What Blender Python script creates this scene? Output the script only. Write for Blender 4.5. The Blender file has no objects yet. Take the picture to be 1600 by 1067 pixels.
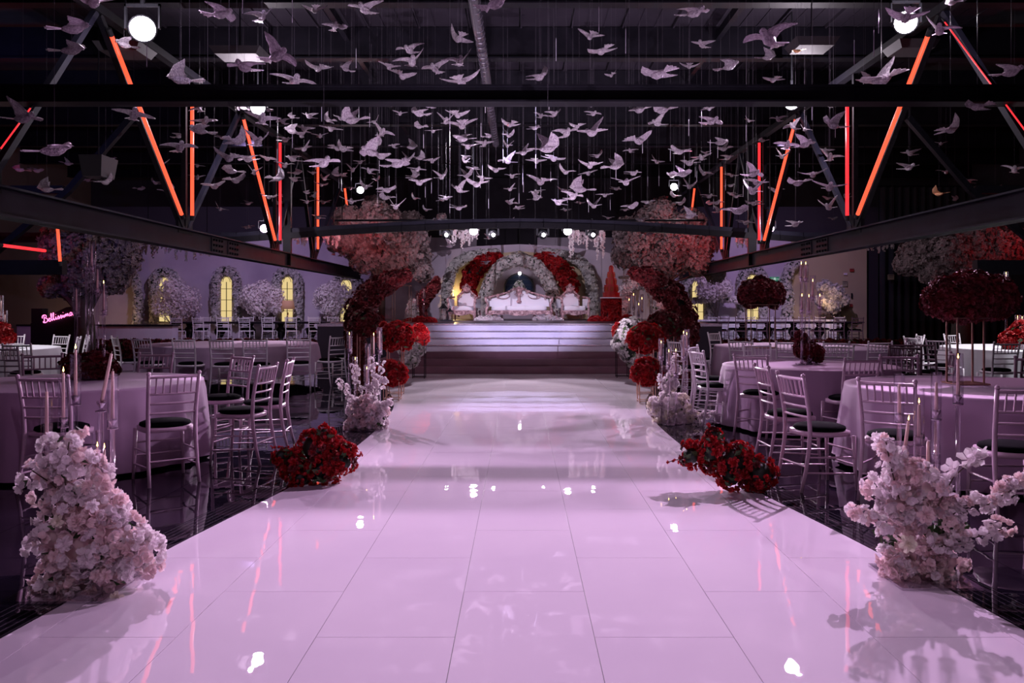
import bpy, math, random
import numpy as np
from mathutils import Vector, Matrix, Euler
PI = math.pi
F = 1310.0; VX = 812.0; VY = 480.0; EYE = 1.45
col = bpy.context.scene.collection
scene = bpy.context.scene

# ------------------------------------------------------------------ camera, world, lamps, exposure
cam = bpy.data.objects.new('camera', bpy.data.cameras.new('camera'))
cam.location = (0, 0, EYE); cam.rotation_euler = (PI/2, 0, 0)
cam.data.sensor_width = 36; cam.data.lens = F/1600*36
cam.data.shift_x = -(VX-800)/1600; cam.data.shift_y = -(533.5-VY)/1600
cam.data.clip_end = 200
col.objects.link(cam); scene.camera = cam
scene.view_settings.view_transform = 'Standard'; scene.view_settings.look = 'None'
scene.view_settings.gamma = 1; scene.view_settings.use_curve_mapping = False
scene.view_settings.exposure = 0.0
w = bpy.data.worlds.new('night'); scene.world = w; w.use_nodes = True
w.node_tree.nodes['Background'].inputs[0].default_value = (0.25, 0.14, 0.38, 1)
w.node_tree.nodes['Background'].inputs[1].default_value = 0.02
try:
    scene.cycles.max_bounces = 8; scene.cycles.transparent_max_bounces = 16
    scene.cycles.glossy_bounces = 4; scene.cycles.transmission_bounces = 6
    scene.cycles.diffuse_bounces = 3; scene.cycles.caustics_reflective = False
    scene.cycles.sample_clamp_indirect = 4
except Exception: pass

def at(px, py, Y): return Vector(((px-VX)*Y/F, Y, EYE-(py-VY)*Y/F))

def lamp(kind, loc, target, power, color, size=60, blend=0.5, radius=0.08):
    d = bpy.data.lights.new('light', kind); d.energy = power; d.color = color
    o = bpy.data.objects.new('lamp_or_added_light', d); o.location = loc  # hanging lamp heads and added lights without fixtures alike
    if kind == 'SPOT':
        d.spot_size = math.radians(size); d.spot_blend = blend
    d.shadow_soft_size = radius if radius > .03 else 0
    o.rotation_euler = (Vector(target)-Vector(loc)).to_track_quat('-Z', 'Y').to_euler()
    col.objects.link(o); return o

PINK = (.95, 0.62, 1.0); LILAC = (0.82, 0.66, 1.0); WHITE = (1.0, 0.86, 1.0)
LAMPS = {}                      # where the lamp heads hang: name -> (position, target)
LAMPS['A'] = (at(223, 45, 11.3), Vector((0.9, 3.2, 0)))
LAMPS['B'] = (at(1415, 35, 11.0), Vector((-0.9, 3.2, 0)))
LAMPS['C'] = (at(403, 168, 15.7), Vector((0.4, 8.5, 0)))
LAMPS['D'] = (at(1237, 160, 15.7), Vector((-0.4, 8.5, 0)))
LAMPS['G'] = (at(413, 357, 20.6), Vector((-1.5, 12, 0)))
LAMPS['H'] = (at(1203, 357, 20.6), Vector((1.5, 12, 0)))
LAMPS['I'] = (at(563, 297, 24.5), Vector((-1, 15, 0)))
LAMPS['J'] = (at(1053, 292, 24.5), Vector((1, 15, 0)))
LAMPS['K'] = (at(740, 361, 22.75), Vector((-0.6, 14.5, 0)))
LAMPS['L'] = (at(887, 361, 22.75), Vector((0.6, 14.5, 0)))
lamp('SPOT', LAMPS['A'][0]+Vector((0, -.35, 0)), LAMPS['A'][1], 2150, PINK, 62, .6, .04)
lamp('SPOT', LAMPS['B'][0]+Vector((0, -.35, 0)), LAMPS['B'][1], 2500, PINK, 62, .6, .04)
lamp('SPOT', LAMPS['C'][0]+Vector((0, -.35, 0)), LAMPS['C'][1], 1500, PINK, 50, .6, .04)
lamp('SPOT', LAMPS['D'][0]+Vector((0, -.35, 0)), LAMPS['D'][1], 1500, PINK, 50, .6, .04)
lamp('SPOT', LAMPS['K'][0]+Vector((0, -.35, 0)), (-.4, 11.2, 0), 3600, WHITE, 34, .3, .04)
lamp('SPOT', LAMPS['L'][0]+Vector((0, -.35, 0)), (.4, 11.2, 0), 3600, WHITE, 34, .3, .04)
# washes from unseen lamps without bodies: house colour over floor, tables, stage, walls
lamp('SPOT', (0, 1.0, 6.2), (0, 6.0, 0), 170, PINK, 90, 1, .02)
for k, e in (('A', 45), ('B', 45), ('C', 190), ('D', 190), ('G', 55), ('H', 55), ('I', 70), ('J', 70), ('K', 25), ('L', 25)):
    lamp('POINT', LAMPS[k][0]+Vector((0, -.4, -.1)), (0, 0, 0), e, WHITE, radius=.02)     # spill of the open lamp heads
for x, y, tx, ty, e in ((-1.7, 7.6, -1.0, 11.3, 1000), (1.7, 7.6, 1.0, 11.3, 1000), (-1.1, 12.0, -.8, 15.6, 1050), (1.1, 12.0, .8, 15.6, 1050), (-1.6, 15.3, -1.2, 19.5, 800), (1.6, 15.3, 1.2, 19.5, 800)):
    lamp('SPOT', (x, y, .25), (tx, ty, 4.3), e, (.96, .78, 1), 74, 1, .02)              # added lights low over the floor, no fixtures, to brighten the doves
lamp('SPOT', (-3, -2, 5.6), (-4.2, 8.0, 0.6), 110, (1, .40, .85), 55, 1, .02)  # added side washes start behind the camera, no fixtures
lamp('SPOT', (-4.6, 10.6, 6.6), (-4.2, 8.2, .7), 330, (1, .48, .88), 60, 1, .02)
lamp('SPOT', (3, -2, 5.6), (4.0, 8.5, 0.6), 85, (1, .5, .82), 55, 1, .02)
lamp('SPOT', (4.6, 11, 6.6), (4.0, 8.6, .7), 230, (1, .5, .84), 60, 1, .02)
lamp('SPOT', (-8.5, 13, 4.6), (-17, 24, 5.5), 420, (.25, .22, 1), 95, 1, .02)  # added blue light on the left wall, no lamp body
lamp('SPOT', (-.4, -1.5, 4.8), (-2.3, 4.4, .5), 130, (1, .80, .95), 16, .8, .02)
lamp('SPOT', (.4, -1.5, 4.8), (2.3, 4.5, .5), 150, (1, .80, .95), 17, .8, .02)  # added front fill for the two near white arrangements
lamp('SPOT', (-3, 9, 6.2), (-5.4, 15.2, 0.8), 230, LILAC, 50, .8, .02)
lamp('SPOT', (3, 9, 6.2), (5.3, 14.5, 0.8), 190, PINK, 50, .8, .02)
lamp('SPOT', (-11, 12.5, 6.3), (-9.6, 14.3, .7), 1700, (.95, .93, 1), 42, .5, .1)
lamp('SPOT', (9.5, 12.3, 6.3), (9.0, 14.6, .7), 2300, (.95, .93, 1), 44, .5, .1)
lamp('SPOT', (-5.5, 19.5, 6.3), (-5.6, 17.4, .75), 1100, WHITE, 32, .4, .1)
lamp('SPOT', (5.4, 18.5, 6.3), (5.2, 16.2, .75), 1100, WHITE, 32, .4, .1)
lamp('SPOT', (0, 12.5, 5.6), (0, 21, 1.2), 3200, (.72, .66, 1.0), 30, .7, .02)        # steps and stage
lamp('SPOT', (-2, 20, 6.2), (0, 27, 1.8), 1300, (.9, .8, 1.0), 60, .7, .02)
lamp('SPOT', (-8, 25, 6.4), (-11, 33, 2.0), 1100, (.74, .55, 1.0), 95, 1, .02)       # far walls
lamp('SPOT', (8, 25, 6.4), (9.5, 33, 2.0), 1200, (.74, .52, 1.0), 80, 1, .02)
lamp('SPOT', (-7.5, 24, 6.4), (-8.8, 30, .9), 500, (.9, .85, 1.0), 42, .6, .1)
lamp('SPOT', (8.5, 24, 6.4), (9.5, 30, .9), 420, (.9, .85, 1.0), 42, .6, .1)
for x, y, z, e, c in [(-4.6, 24.4, 3.4, 62, (1, .03, .04)), (5.1, 24.4, 3.4, 66, (1, .03, .04)),
                      (-12.3, 19.3, 3.0, 26, (1, .02, .04)), (12.4, 19.3, 3.1, 40, (1, .02, .03)),
                      (-15.9, 24, 2.8, 14, (1, .05, .12)), (-4.0, 24.6, 2.6, 16, (1, .8, .85)), (4.2, 24.6, 2.7, 12, (1, .8, .85)),
                      (-2.25, 28.95, 1.9, 16, (1, .72, .32)), (2.5, 28.8, 1.9, 24, (1, .72, .32)),
                      (4.6, 27.6, 1.5, 14, (1, .6, .25)), (11.4, 31.2, 1.6, 16, (1, .62, .3)), (-15.3, 31.5, .8, 20, (1, .62, .3))]:
    lamp('POINT', (x, y, z), (x, y, 0), e, c, radius=0)  # added point glows without fixtures at trees, backdrop and walls

# ------------------------------------------------------------------ materials
def mat(name, color, rough=.5, metal=0, coat=0, bump=None, noise=None, emit=None, spec=.5, sheen=0, trans=0, transl=0):
    m = bpy.data.materials.new(name); m.use_nodes = True
    nt = m.node_tree; b = nt.nodes['Principled BSDF']
    b.inputs['Base Color'].default_value = (*color, 1); b.inputs['Roughness'].default_value = rough
    b.inputs['Metallic'].default_value = metal; b.inputs['Coat Weight'].default_value = coat
    b.inputs['Specular IOR Level'].default_value = spec; b.inputs['Sheen Weight'].default_value = sheen
    b.inputs['Transmission Weight'].default_value = trans
    tc = nt.nodes.new('ShaderNodeTexCoord')
    if noise:                                   # (scale, second colour)
        n = nt.nodes.new('ShaderNodeTexNoise'); n.inputs['Scale'].default_value = noise[0]; n.inputs['Detail'].default_value = 4
        r = nt.nodes.new('ShaderNodeValToRGB'); r.color_ramp.elements[0].color = (*color, 1); r.color_ramp.elements[1].color = (*noise[1], 1)
        r.color_ramp.elements[0].position = .38; r.color_ramp.elements[1].position = .62
        nt.links.new(tc.outputs['Object'], n.inputs['Vector']); nt.links.new(n.outputs['Fac'], r.inputs['Fac'])
        nt.links.new(r.outputs['Color'], b.inputs['Base Color'])
    if bump:                                    # (scale, strength, distance)
        n = nt.nodes.new('ShaderNodeTexNoise'); n.inputs['Scale'].default_value = bump[0]; n.inputs['Detail'].default_value = 2
        k = nt.nodes.new('ShaderNodeBump'); k.inputs['Strength'].default_value = bump[1]; k.inputs['Distance'].default_value = bump[2]
        nt.links.new(tc.outputs['Object'], n.inputs['Vector']); nt.links.new(n.outputs['Fac'], k.inputs['Height'])
        nt.links.new(k.outputs['Normal'], b.inputs['Normal'])
    if transl:
        tr = nt.nodes.new('ShaderNodeBsdfTranslucent'); mx = nt.nodes.new('ShaderNodeMixShader'); mx.inputs[0].default_value = transl
        tr.inputs[0].default_value = (*color, 1); out = nt.nodes['Material Output']
        nt.links.new(b.outputs[0], mx.inputs[1]); nt.links.new(tr.outputs[0], mx.inputs[2]); nt.links.new(mx.outputs[0], out.inputs[0])
    if emit:
        b.inputs['Emission Color'].default_value = (*emit[0], 1); b.inputs['Emission Strength'].default_value = emit[1]
    return m

def emitter(name, color, strength, sample='AUTO'):
    m = mat(name, (.02, .02, .02), .4, emit=(color, strength))
    try: m.cycles.emission_sampling = sample
    except Exception: pass
    return m

def glassy(name, tint=(.96, .94, .98), gloss=.10, rough=.04):
    m = bpy.data.materials.new(name); m.use_nodes = True; nt = m.node_tree; nt.nodes.clear()
    out = nt.nodes.new('ShaderNodeOutputMaterial'); t = nt.nodes.new('ShaderNodeBsdfTransparent'); g = nt.nodes.new('ShaderNodeBsdfGlossy')
    t.inputs[0].default_value = (*tint, 1); g.inputs['Roughness'].default_value = rough; g.inputs[0].default_value = (1, .92, 1, 1)
    lw = nt.nodes.new('ShaderNodeLayerWeight'); lw.inputs[0].default_value = .35
    mr = nt.nodes.new('ShaderNodeMapRange'); mr.inputs['To Min'].default_value = gloss*.5; mr.inputs['To Max'].default_value = min(1, gloss*3.2)
    mx = nt.nodes.new('ShaderNodeMixShader')
    nt.links.new(lw.outputs['Facing'], mr.inputs['Value']); nt.links.new(mr.outputs[0], mx.inputs[0])
    nt.links.new(t.outputs[0], mx.inputs[1]); nt.links.new(g.outputs[0], mx.inputs[2]); nt.links.new(mx.outputs[0], out.inputs[0])
    return m

M = {}
M['white_tile'] = mat('white_tile', (.80, .72, .80), .0, bump=(3.2, 1, .0011), noise=(.8, (.76, .68, .77)), spec=.75)
M['grout'] = mat('grout', (.18, .14, .19), .6)
M['black_tile'] = mat('black_tile', (.004, .003, .006), .0, bump=(3.5, 1, .0012), noise=(1.1, (.010, .007, .014)), spec=.5)
M['black_grout'] = mat('black_grout', (.004, .004, .006), .4)
M['stripe_dark'] = mat('stripe_dark', (.006, .005, .008), .0, spec=.25)
M['stripe_light'] = mat('stripe_light', (.045, .038, .05), .0, spec=.3)
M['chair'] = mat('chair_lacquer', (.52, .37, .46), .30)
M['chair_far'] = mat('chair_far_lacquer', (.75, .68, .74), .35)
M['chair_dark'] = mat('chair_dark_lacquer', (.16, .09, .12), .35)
M['cushion'] = mat('cushion', (.002, .002, .003), .9, spec=.03, bump=(60, .3, .004))
M['cloth'] = mat('cloth', (.47, .33, .46), .8)  # white cloth with the coloured light put into its base colour
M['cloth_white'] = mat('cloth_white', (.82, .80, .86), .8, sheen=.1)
M['steel'] = mat('black_steel', (.0035, .003, .006), .6, noise=(3, (.006, .005, .009)), spec=.15)
M['steel_grey'] = mat('grey_steel', (.013, .012, .024), .6, noise=(2.5, (.019, .018, .033)), spec=.15)
M['roof'] = mat('roof_sheet', (.022, .018, .026), .7, noise=(.9, (.015, .012, .018)), spec=.1)
M['black'] = mat('matt_black', (.006, .006, .009), .7)
M['gunmetal'] = mat('lamp_body', (.02, .02, .025), .4)
M['dove'] = mat('glitter_resin', (.97, .88, .95), .16, metal=.3, bump=(85, 1, .05), noise=(48, (.42, .32, .45)), transl=.25)
M['dove_gold'] = mat('gold_glitter_resin', (.85, .45, .25), .28, metal=.6, bump=(45, .9, .02))
M['thread'] = mat('nylon', (.15, .13, .16), .25, spec=.6)
M['crystal_rod'] = mat('crystal_rod', (.7, .65, .75), .1, spec=1)
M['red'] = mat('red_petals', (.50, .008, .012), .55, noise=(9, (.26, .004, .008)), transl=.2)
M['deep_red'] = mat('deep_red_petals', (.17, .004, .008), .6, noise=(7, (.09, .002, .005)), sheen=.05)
M['white_petal'] = mat('white_petals', (.92, .86, .88), .6, noise=(10, (.86, .74, .79)), transl=.35)
M['pink_petal'] = mat('blush_petals', (.88, .68, .69), .6, noise=(10, (.90, .76, .75)), transl=.35)
M['cream_petal'] = mat('cream_petals', (.88, .82, .70), .6, transl=.35)
M['grey_petal'] = mat('pale_petals', (.74, .70, .70), .65, noise=(6, (.46, .42, .44)), transl=.25)
M['tree_petal'] = mat('blossom_petals', (.34, .26, .27), .7, noise=(3, (.20, .15, .16)), transl=.25)
M['leaf'] = mat('leaf', (.035, .075, .028), .45, noise=(8, (.07, .12, .04)))
M['dark_leaf'] = mat('dark_leaf', (.012, .022, .012), .5)
M['twig'] = mat('twig', (.07, .04, .03), .7)
M['bark'] = mat('bark', (.05, .035, .03), .8, bump=(14, .6, .02))
M['acrylic'] = glassy('acrylic', (.98, .965, .985), .24, .05)
M['glass'] = glassy('clear_glass', (.98, .97, .985), .085, .02)
M['crystal'] = glassy('crystal', (.92, .86, .93), .6, .04)
M['wax'] = mat('wax', (.78, .52, .48), .5)
M['wax_ivory'] = mat('wax_ivory', (.85, .74, .70), .5)
M['flame'] = emitter('flame', (1, .62, .18), 9, 'NONE')
M['neon_orange'] = emitter('neon_orange', (1, .085, .035), 1.75)
M['neon_red'] = emitter('neon_red', (1, .03, .04), 1.35)
M['neon_pink'] = emitter('neon_pink', (1, .16, .42), 3.5, 'NONE')
M['lens'] = emitter('lens', (1, .93, 1), 30, 'NONE')
M['lens_pink'] = emitter('lens_pink', (1, .6, 1), 22, 'NONE')
M['pane'] = emitter('warm_pane', (1, .76, .33), .78, 'NONE')
M['stage'] = mat('stage_laminate', (.74, .68, .80), .18, noise=(2, (.66, .60, .74)))
M['stage_dim'] = mat('step_laminate_dim', (.17, .075, .105), .3, noise=(2, (.13, .055, .08)))  # lower steps catch less light; that dimness is put into this colour
M['stage_top'] = mat('stage_top', (.03, .025, .04), .3)
M['chrome'] = mat('chrome_trim', (.8, .76, .85), .2, metal=.8)
M['wall_lilac'] = mat('lilac_wall', (.50, .42, .52), .85, noise=(.45, (.38, .31, .40)))
M['wall_beige'] = mat('beige_wall', (.42, .33, .22), .85)
M['wall_dark'] = mat('dark_wall', (.02, .015, .025), .9)
M['wall_side'] = mat('side_wall', (.11, .075, .06), .9)
M['drape'] = mat('black_drape', (.010, .010, .018), .85, sheen=.1)
M['gold'] = mat('rose_gold', (.62, .38, .28), .28, metal=.9)
M['brass'] = mat('brass', (.45, .30, .12), .3, metal=.9)
M['sofa_frame'] = mat('carved_frame', (.60, .38, .40), .4, bump=(30, .8, .03), noise=(13, (.22, .11, .13)))
M['sofa_fabric'] = mat('sofa_fabric', (.78, .74, .82), .6, sheen=.3, bump=(20, .15, .01))
M['table_dark'] = mat('dark_table', (.015, .012, .016), .25)
M['shade'] = mat('lamp_shade', (.42, .24, .18), .8, emit=((1, .45, .25), .12))
M['grey_box'] = mat('grey_box', (.035, .03, .036), .7)
M['green_sign'] = emitter('exit_green', (.05, .35, .22), .35, 'NONE')
M['sign_white'] = emitter('exit_white', (.7, .95, .85), .5, 'NONE')
M['paper'] = mat('paper_notice', (.30, .26, .18), .8)
M['sign_red'] = mat('red_notice', (.35, .03, .02), .6)
M['cake'] = mat('red_icing', (.36, .008, .008), .4)
M['cake_glass'] = mat('amber_panel', (.34, .06, .03), .25)
M['plate'] = mat('white_plate', (.85, .8, .88), .3)
M['tin'] = mat('lantern_metal', (.05, .045, .055), .4, metal=.5)
M['mirror'] = mat('dark_window_glass', (.02, .03, .06), .06, spec=.8)
M['hose'] = mat('ribbed_duct', (.06, .05, .07), .4, metal=.3)

# ------------------------------------------------------------------ mesh builder
class MB:
    def __init__(s): s.v = []; s.f = []
    def add(s, vs, fs):
        o = len(s.v); s.v += [tuple(v) for v in vs]; s.f += [tuple(i+o for i in f) for f in fs]; return s
    def box(s, c, d, rot=None, taper=1):
        c = Vector(c); R = rot or Matrix.Identity(3); v = []
        for z in (-1, 1):
            t = taper if z > 0 else 1
            for x, y in ((-1, -1), (1, -1), (1, 1), (-1, 1)):
                v.append(c + R @ Vector((x*d[0]/2*t, y*d[1]/2*t, z*d[2]/2)))
        return s.add(v, [(3, 2, 1, 0), (4, 5, 6, 7), (0, 1, 5, 4), (1, 2, 6, 5), (2, 3, 7, 6), (3, 0, 4, 7)])
    def bar(s, a, b, wd, ht):                    # box from a to b
        a, b = Vector(a), Vector(b); d = b-a
        q = d.to_track_quat('Z', 'Y').to_matrix()
        return s.box((a+b)/2, (wd, ht, d.length), q)
    def tube(s, pts, r, n=6, cap=True):
        pts = [Vector(p) for p in pts]; rs = r if isinstance(r, (list, tuple)) else [r]*len(pts)
        vs = []; up = None
        for i, p in enumerate(pts):
            t = (pts[min(i+1, len(pts)-1)]-pts[max(i-1, 0)]).normalized()
            if up is None: up = t.orthogonal().normalized()
            up = (up - t*up.dot(t)); up = up.normalized() if up.length > 1e-6 else t.orthogonal().normalized()
            sd = t.cross(up)
            for k in range(n):
                a = 2*PI*k/n; vs.append(p + (up*math.cos(a)+sd*math.sin(a))*rs[i])
        fs = [(i*n+k, i*n+(k+1) % n, (i+1)*n+(k+1) % n, (i+1)*n+k) for i in range(len(pts)-1) for k in range(n)]
        if cap: fs += [tuple(range(n-1, -1, -1)), tuple((len(pts)-1)*n+k for k in range(n))]
        return s.add(vs, fs)
    def lathe(s, prof, c=(0, 0, 0), n=16, sx=1, sy=1):
        c = Vector(c); vs = []
        for r, z in prof:
            for k in range(n):
                a = 2*PI*k/n; vs.append(c+Vector((r*sx*math.cos(a), r*sy*math.sin(a), z)))
        fs = [(i*n+k, i*n+(k+1) % n, (i+1)*n+(k+1) % n, (i+1)*n+k) for i in range(len(prof)-1) for k in range(n)]
        if prof[0][0] > 1e-5: fs.append(tuple(range(n-1, -1, -1)))
        if prof[-1][0] > 1e-5: fs.append(tuple((len(prof)-1)*n+k for k in range(n)))
        return s.add(vs, fs)
    def ball(s, c, r, n=10, m=6):
        if not isinstance(r, (tuple, list, Vector)): r = (r, r, r)
        vs = []; c = Vector(c)
        for i in range(m+1):
            t = PI*i/m
            for k in range(n):
                a = 2*PI*k/n; vs.append(c+Vector((r[0]*math.sin(t)*math.cos(a), r[1]*math.sin(t)*math.sin(a), -r[2]*math.cos(t))))
        return s.add(vs, [(i*n+k, i*n+(k+1) % n, (i+1)*n+(k+1) % n, (i+1)*n+k) for i in range(m) for k in range(n)])
    def prism(s, outline, y0, y1):               # outline in x,z extruded along y
        n = len(outline)
        vs = [(x, y0, z) for x, z in outline]+[(x, y1, z) for x, z in outline]
        return s.add(vs, [tuple(range(n)), tuple(range(2*n-1, n-1, -1))]+[((i+1) % n, i, n+i, n+(i+1) % n) for i in range(n)])
    def slab(s, outline, z0, z1):                # outline in x,y extruded along z
        n = len(outline)
        vs = [(x, y, z0) for x, y in outline]+[(x, y, z1) for x, y in outline]
        return s.add(vs, [tuple(range(n-1, -1, -1)), tuple(range(n, 2*n))]+[(i, (i+1) % n, n+(i+1) % n, n+i) for i in range(n)])
    def mesh(s, name, m, smooth=False):
        me = bpy.data.meshes.new(name); me.from_pydata(s.v, [], s.f); me.materials.append(m)
        if smooth: me.polygons.foreach_set('use_smooth', [True]*len(me.polygons))
        return me
    def build(s, name, m, parent=None, smooth=False, **props):
        return link(name, s.mesh(name, m, smooth), parent, **props)

def link(name, me, parent=None, loc=None, rot=None, **props):
    o = bpy.data.objects.new(name, me); col.objects.link(o)
    if parent is not None: o.parent = parent
    if loc is not None: o.location = loc
    if rot is not None: o.rotation_euler = rot
    for k, v in props.items(): o[k] = v
    return o

def thing(name, label, category, loc=(0, 0, 0), rz=0, group=None):
    o = bpy.data.objects.new(name, None); col.objects.link(o); o.empty_display_size = .1
    o.location = loc; o.rotation_euler = (0, 0, rz); o['label'] = label; o['category'] = category
    if group: o['group'] = group
    return o
KIDS = {}
def copy_tree(src, kids, loc, rz=0, label=None, group=None):
    r = src.copy(); col.objects.link(r); r.location = loc; r.rotation_euler = (0, 0, rz)
    if label: r['label'] = label
    if group: r['group'] = group
    out = []
    for ch in kids:
        c = ch.copy(); col.objects.link(c); c.parent = r; out.append(c)
    return r, out

# ------------------------------------------------------------------ petals
def quads_np(tmpl, places):
    """tmpl (V,F) placed by list of (pos, normal, scale, spin) -> arrays"""
    V, Fq = tmpl; V = np.array(V); Fq = np.array(Fq); vs = []; fs = []; nv = len(V)
    for i, (p, n, sc, sp) in enumerate(places):
        n = Vector(n).normalized(); t = n.orthogonal().normalized(); t.rotate(Matrix.Rotation(sp, 3, n)); b = n.cross(t)
        R = np.array([[t.x, b.x, n.x], [t.y, b.y, n.y], [t.z, b.z, n.z]])*sc
        vs.append(V @ R.T + np.array(p)); fs.append(Fq + i*nv)
    return np.concatenate(vs), np.concatenate(fs)

def np_mesh(name, vs, fs, m):
    me = bpy.data.meshes.new(name)
    me.from_pydata(vs.tolist(), [], fs.tolist()); me.materials.append(m)
    return me

def petal_flower(rings, rnd):
    """rings: (count, length, width, lift angle, curl)"""
    V = []; Q = []
    for cnt, ln, wd, lift, curl in rings:
        off = rnd.random()*6
        for k in range(cnt):
            a = off + 2*PI*k/cnt + rnd.uniform(-.15, .15); l = lift+rnd.uniform(-.15, .15)
            d = Vector((math.cos(a), math.sin(a), 0)); s = Vector((-d.y, d.x, 0)); o = len(V)
            def pt(u, v, extra=0):
                e = l+curl*u+extra
                return d*(math.cos(e)*u*ln)+Vector((0, 0, 1))*(math.sin(e)*u*ln)+s*v
            V += [pt(.05, 0), pt(.6, -wd/2, .25), pt(.6, wd/2, .25), pt(1, -wd*.25), pt(1, wd*.25), pt(.62, 0)]
            Q += [(o, o+1, o+3, o+5), (o, o+5, o+4, o+2), (o+5, o+3, o+4, o+4)]
    return [tuple(v) for v in V], [q if len(set(q)) == 4 else (q[0], q[1], q[2], q[0]) for q in Q]
def clean(Q): return [tuple(dict.fromkeys(q)) for q in Q]

R0 = random.Random(5)
ROSE = petal_flower([(4, .6, .5, 1.15, -.1), (5, .9, .7, .75, -.1), (6, 1.1, .85, .25, -.2)], R0)
def cluster(rnd, n, spread, rings):
    V = []; Q = []
    for i in range(n):
        v, q = petal_flower(rings, rnd)
        d = Vector((rnd.uniform(-1, 1), rnd.uniform(-1, 1), rnd.uniform(.1, .8))); q0 = len(V)
        rot = d.to_track_quat('Z', 'Y').to_matrix()
        V += [tuple(rot @ Vector(x)*.62+Vector(d)*spread) for x in v]; Q += [tuple(j+q0 for j in f) for f in q]
    return V, Q
CLUST = [cluster(random.Random(i), 6, .55, [(5, .85, .85, .35, .3)]) for i in range(3)]
SMALL = petal_flower([(5, 1.0, .8, .5, -.3)], random.Random(3))
LEAF = ([(0, 0, 0), (.5, .28, .1), (.5, -.28, .1), (1.05, 0, .0), (.55, 0, -.02)], [(0, 4, 3, 1), (0, 2, 3, 4)])

def tm_mesh(name, t, m):
    me = bpy.data.meshes.new(name); me.from_pydata([tuple(v) for v in t[0]], [], [tuple(dict.fromkeys(f)) for f in t[1]])
    me.materials.append(m); return me

def stuff_np(name, tmpl, places, m, parent, kind=True, **props):
    V, Q = tmpl; Q = [tuple(dict.fromkeys(f)) for f in Q]
    Q4 = [f for f in Q if len(f) == 4]; Q3 = [f for f in Q if len(f) == 3]
    vs, f4 = quads_np((V, Q4), places); me = bpy.data.meshes.new(name)
    faces = f4.tolist()
    if Q3:
        n = len(V); b = np.array(Q3); faces += np.concatenate([b+i*n for i in range(len(places))]).tolist()
    me.from_pydata(vs.tolist(), [], faces); me.materials.append(m)
    o = link(name, me, parent, **props)
    if kind: o['kind'] = 'stuff'
    return o

def sample_blobs(blobs, n, rnd, shell=(.8, 1.05)):
    """blobs: (Vector centre, (rx,ry,rz)) -> list of (pos, normal)"""
    ws = [b[1][0]*b[1][2] for b in blobs]; out = []; tries = 0
    while len(out) < n and tries < n*12:
        tries += 1
        c, r = rnd.choices(blobs, ws)[0]
        d = Vector((rnd.gauss(0, 1), rnd.gauss(0, 1), rnd.gauss(0, 1))).normalized()
        k = rnd.uniform(*shell); p = c+Vector((d.x*r[0], d.y*r[1], d.z*r[2]))*k
        if any(b is not c and ((p-b)[0]/q[0])**2+((p-b)[1]/q[1])**2+((p-b)[2]/q[2])**2 < .45 for b, q in blobs): continue
        out.append((p, d))
    return out

def pxblobs(lst, Y, base, depth=1.0, jit=.0, rnd=None):
    out = []
    for it in lst:
        px, py, r = it[:3]; r2 = it[3] if len(it) > 3 else r
        p = at(px, py, Y)-Vector(base)
        if rnd: p.y += rnd.uniform(-jit, jit)
        out.append((p, (r*Y/F, max(r, r2)*Y/F*depth, r2*Y/F)))
    return out
# ------------------------------------------------------------------ floor: white aisle, striped border, black field
EP = [(-2, 2.45), (2.0, 2.4), (3.7, 2.28), (4.9, 2.13), (5.9, 1.98), (6.6, 1.86), (7.6, 1.75), (8.8, 1.69), (10.6, 1.70), (12.4, 1.84), (14, 2.15), (16, 2.65), (18.4, 3.25)]
def E(y): return float(np.interp(y, [p[0] for p in EP], [p[1] for p in EP]))
def Es(y): return (E(y-.5)+E(y)+E(y+.5))/3
floor = MB().box((0, 16, -.16), (36, 42, .3)).build('floor', M['black_grout'], kind='structure')
ys = [(-2+i*.25) for i in range(82)]
def band(o0, o1, side, z0, z1, mb=None):
    mb = mb or MB(); n = len(ys); vs = []
    for y in ys:
        e = Es(y)
        for z in (z0, z1): vs += [(side*(e+o0), y, z), (side*(e+o1), y, z)]
    fs = []
    for i in range(n-1):
        a = 4*i; b = a+4
        q = [(a+2, a+3, b+3, b+2), (a+1, b+1, b+3, a+3), (a, a+2, b+2, b)]
        fs += q if side > 0 else [f[::-1] for f in q]
    return mb.add(vs, fs)
n = len(ys)
MB().slab([(-Es(y), y) for y in ys]+[(Es(y), y) for y in reversed(ys)], -.012, -.004).build('grout_bed', M['grout'], floor)
for side in (-1, 1):
    band(0, .24, side, -.012, -.0015).build('border_band', M['stripe_dark'], floor)
    for k in range(6):
        band(.012+k*.042, .020+k*.042, side, -.012, .0005).build('inlay_line', M['stripe_light'], floor)
TW, TL, X0, Y0 = .6126, 1.17, -.284, 3.108
def tile_outline(x0, x1, y0, y1, inside):
    g = .0017; x0 += g; x1 -= g; y0 += g; y1 -= g
    yy = [y0+(y1-y0)*i/5 for i in range(6)]; side = 1 if x0+x1 > 0 else -1
    if side < 0: x0, x1 = -x1, -x0
    lo, hi = [], []
    for y in yy:
        e = Es(y) if inside else Es(y)+.24
        if inside: lo.append(x0); hi.append(min(x1, e))
        else: lo.append(max(x0, e)); hi.append(x1)
    keep = [i for i in range(6) if hi[i]-lo[i] > .004]
    if len(keep) < 2: return None
    if all((hi[i] == x1 if inside else lo[i] == x0) for i in keep): keep = [0, 5]
    o = [(side*lo[i], yy[i]) for i in keep]+[(side*hi[i], yy[i]) for i in reversed(keep)]
    return o if side < 0 else o[::-1]
for c in range(-6, 6):
    x0 = X0+c*TW
    for r in range(-5, 14):
        y0 = Y0+r*TL+(0 if c % 2 == 0 else -.594)
        if y0 > 18.2: continue
        o = tile_outline(x0, x0+TW, y0, min(y0+TL, 18.2), True)
        if o: MB().slab(o, -.012, 0).build('tile', M['white_tile'], floor)
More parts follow.
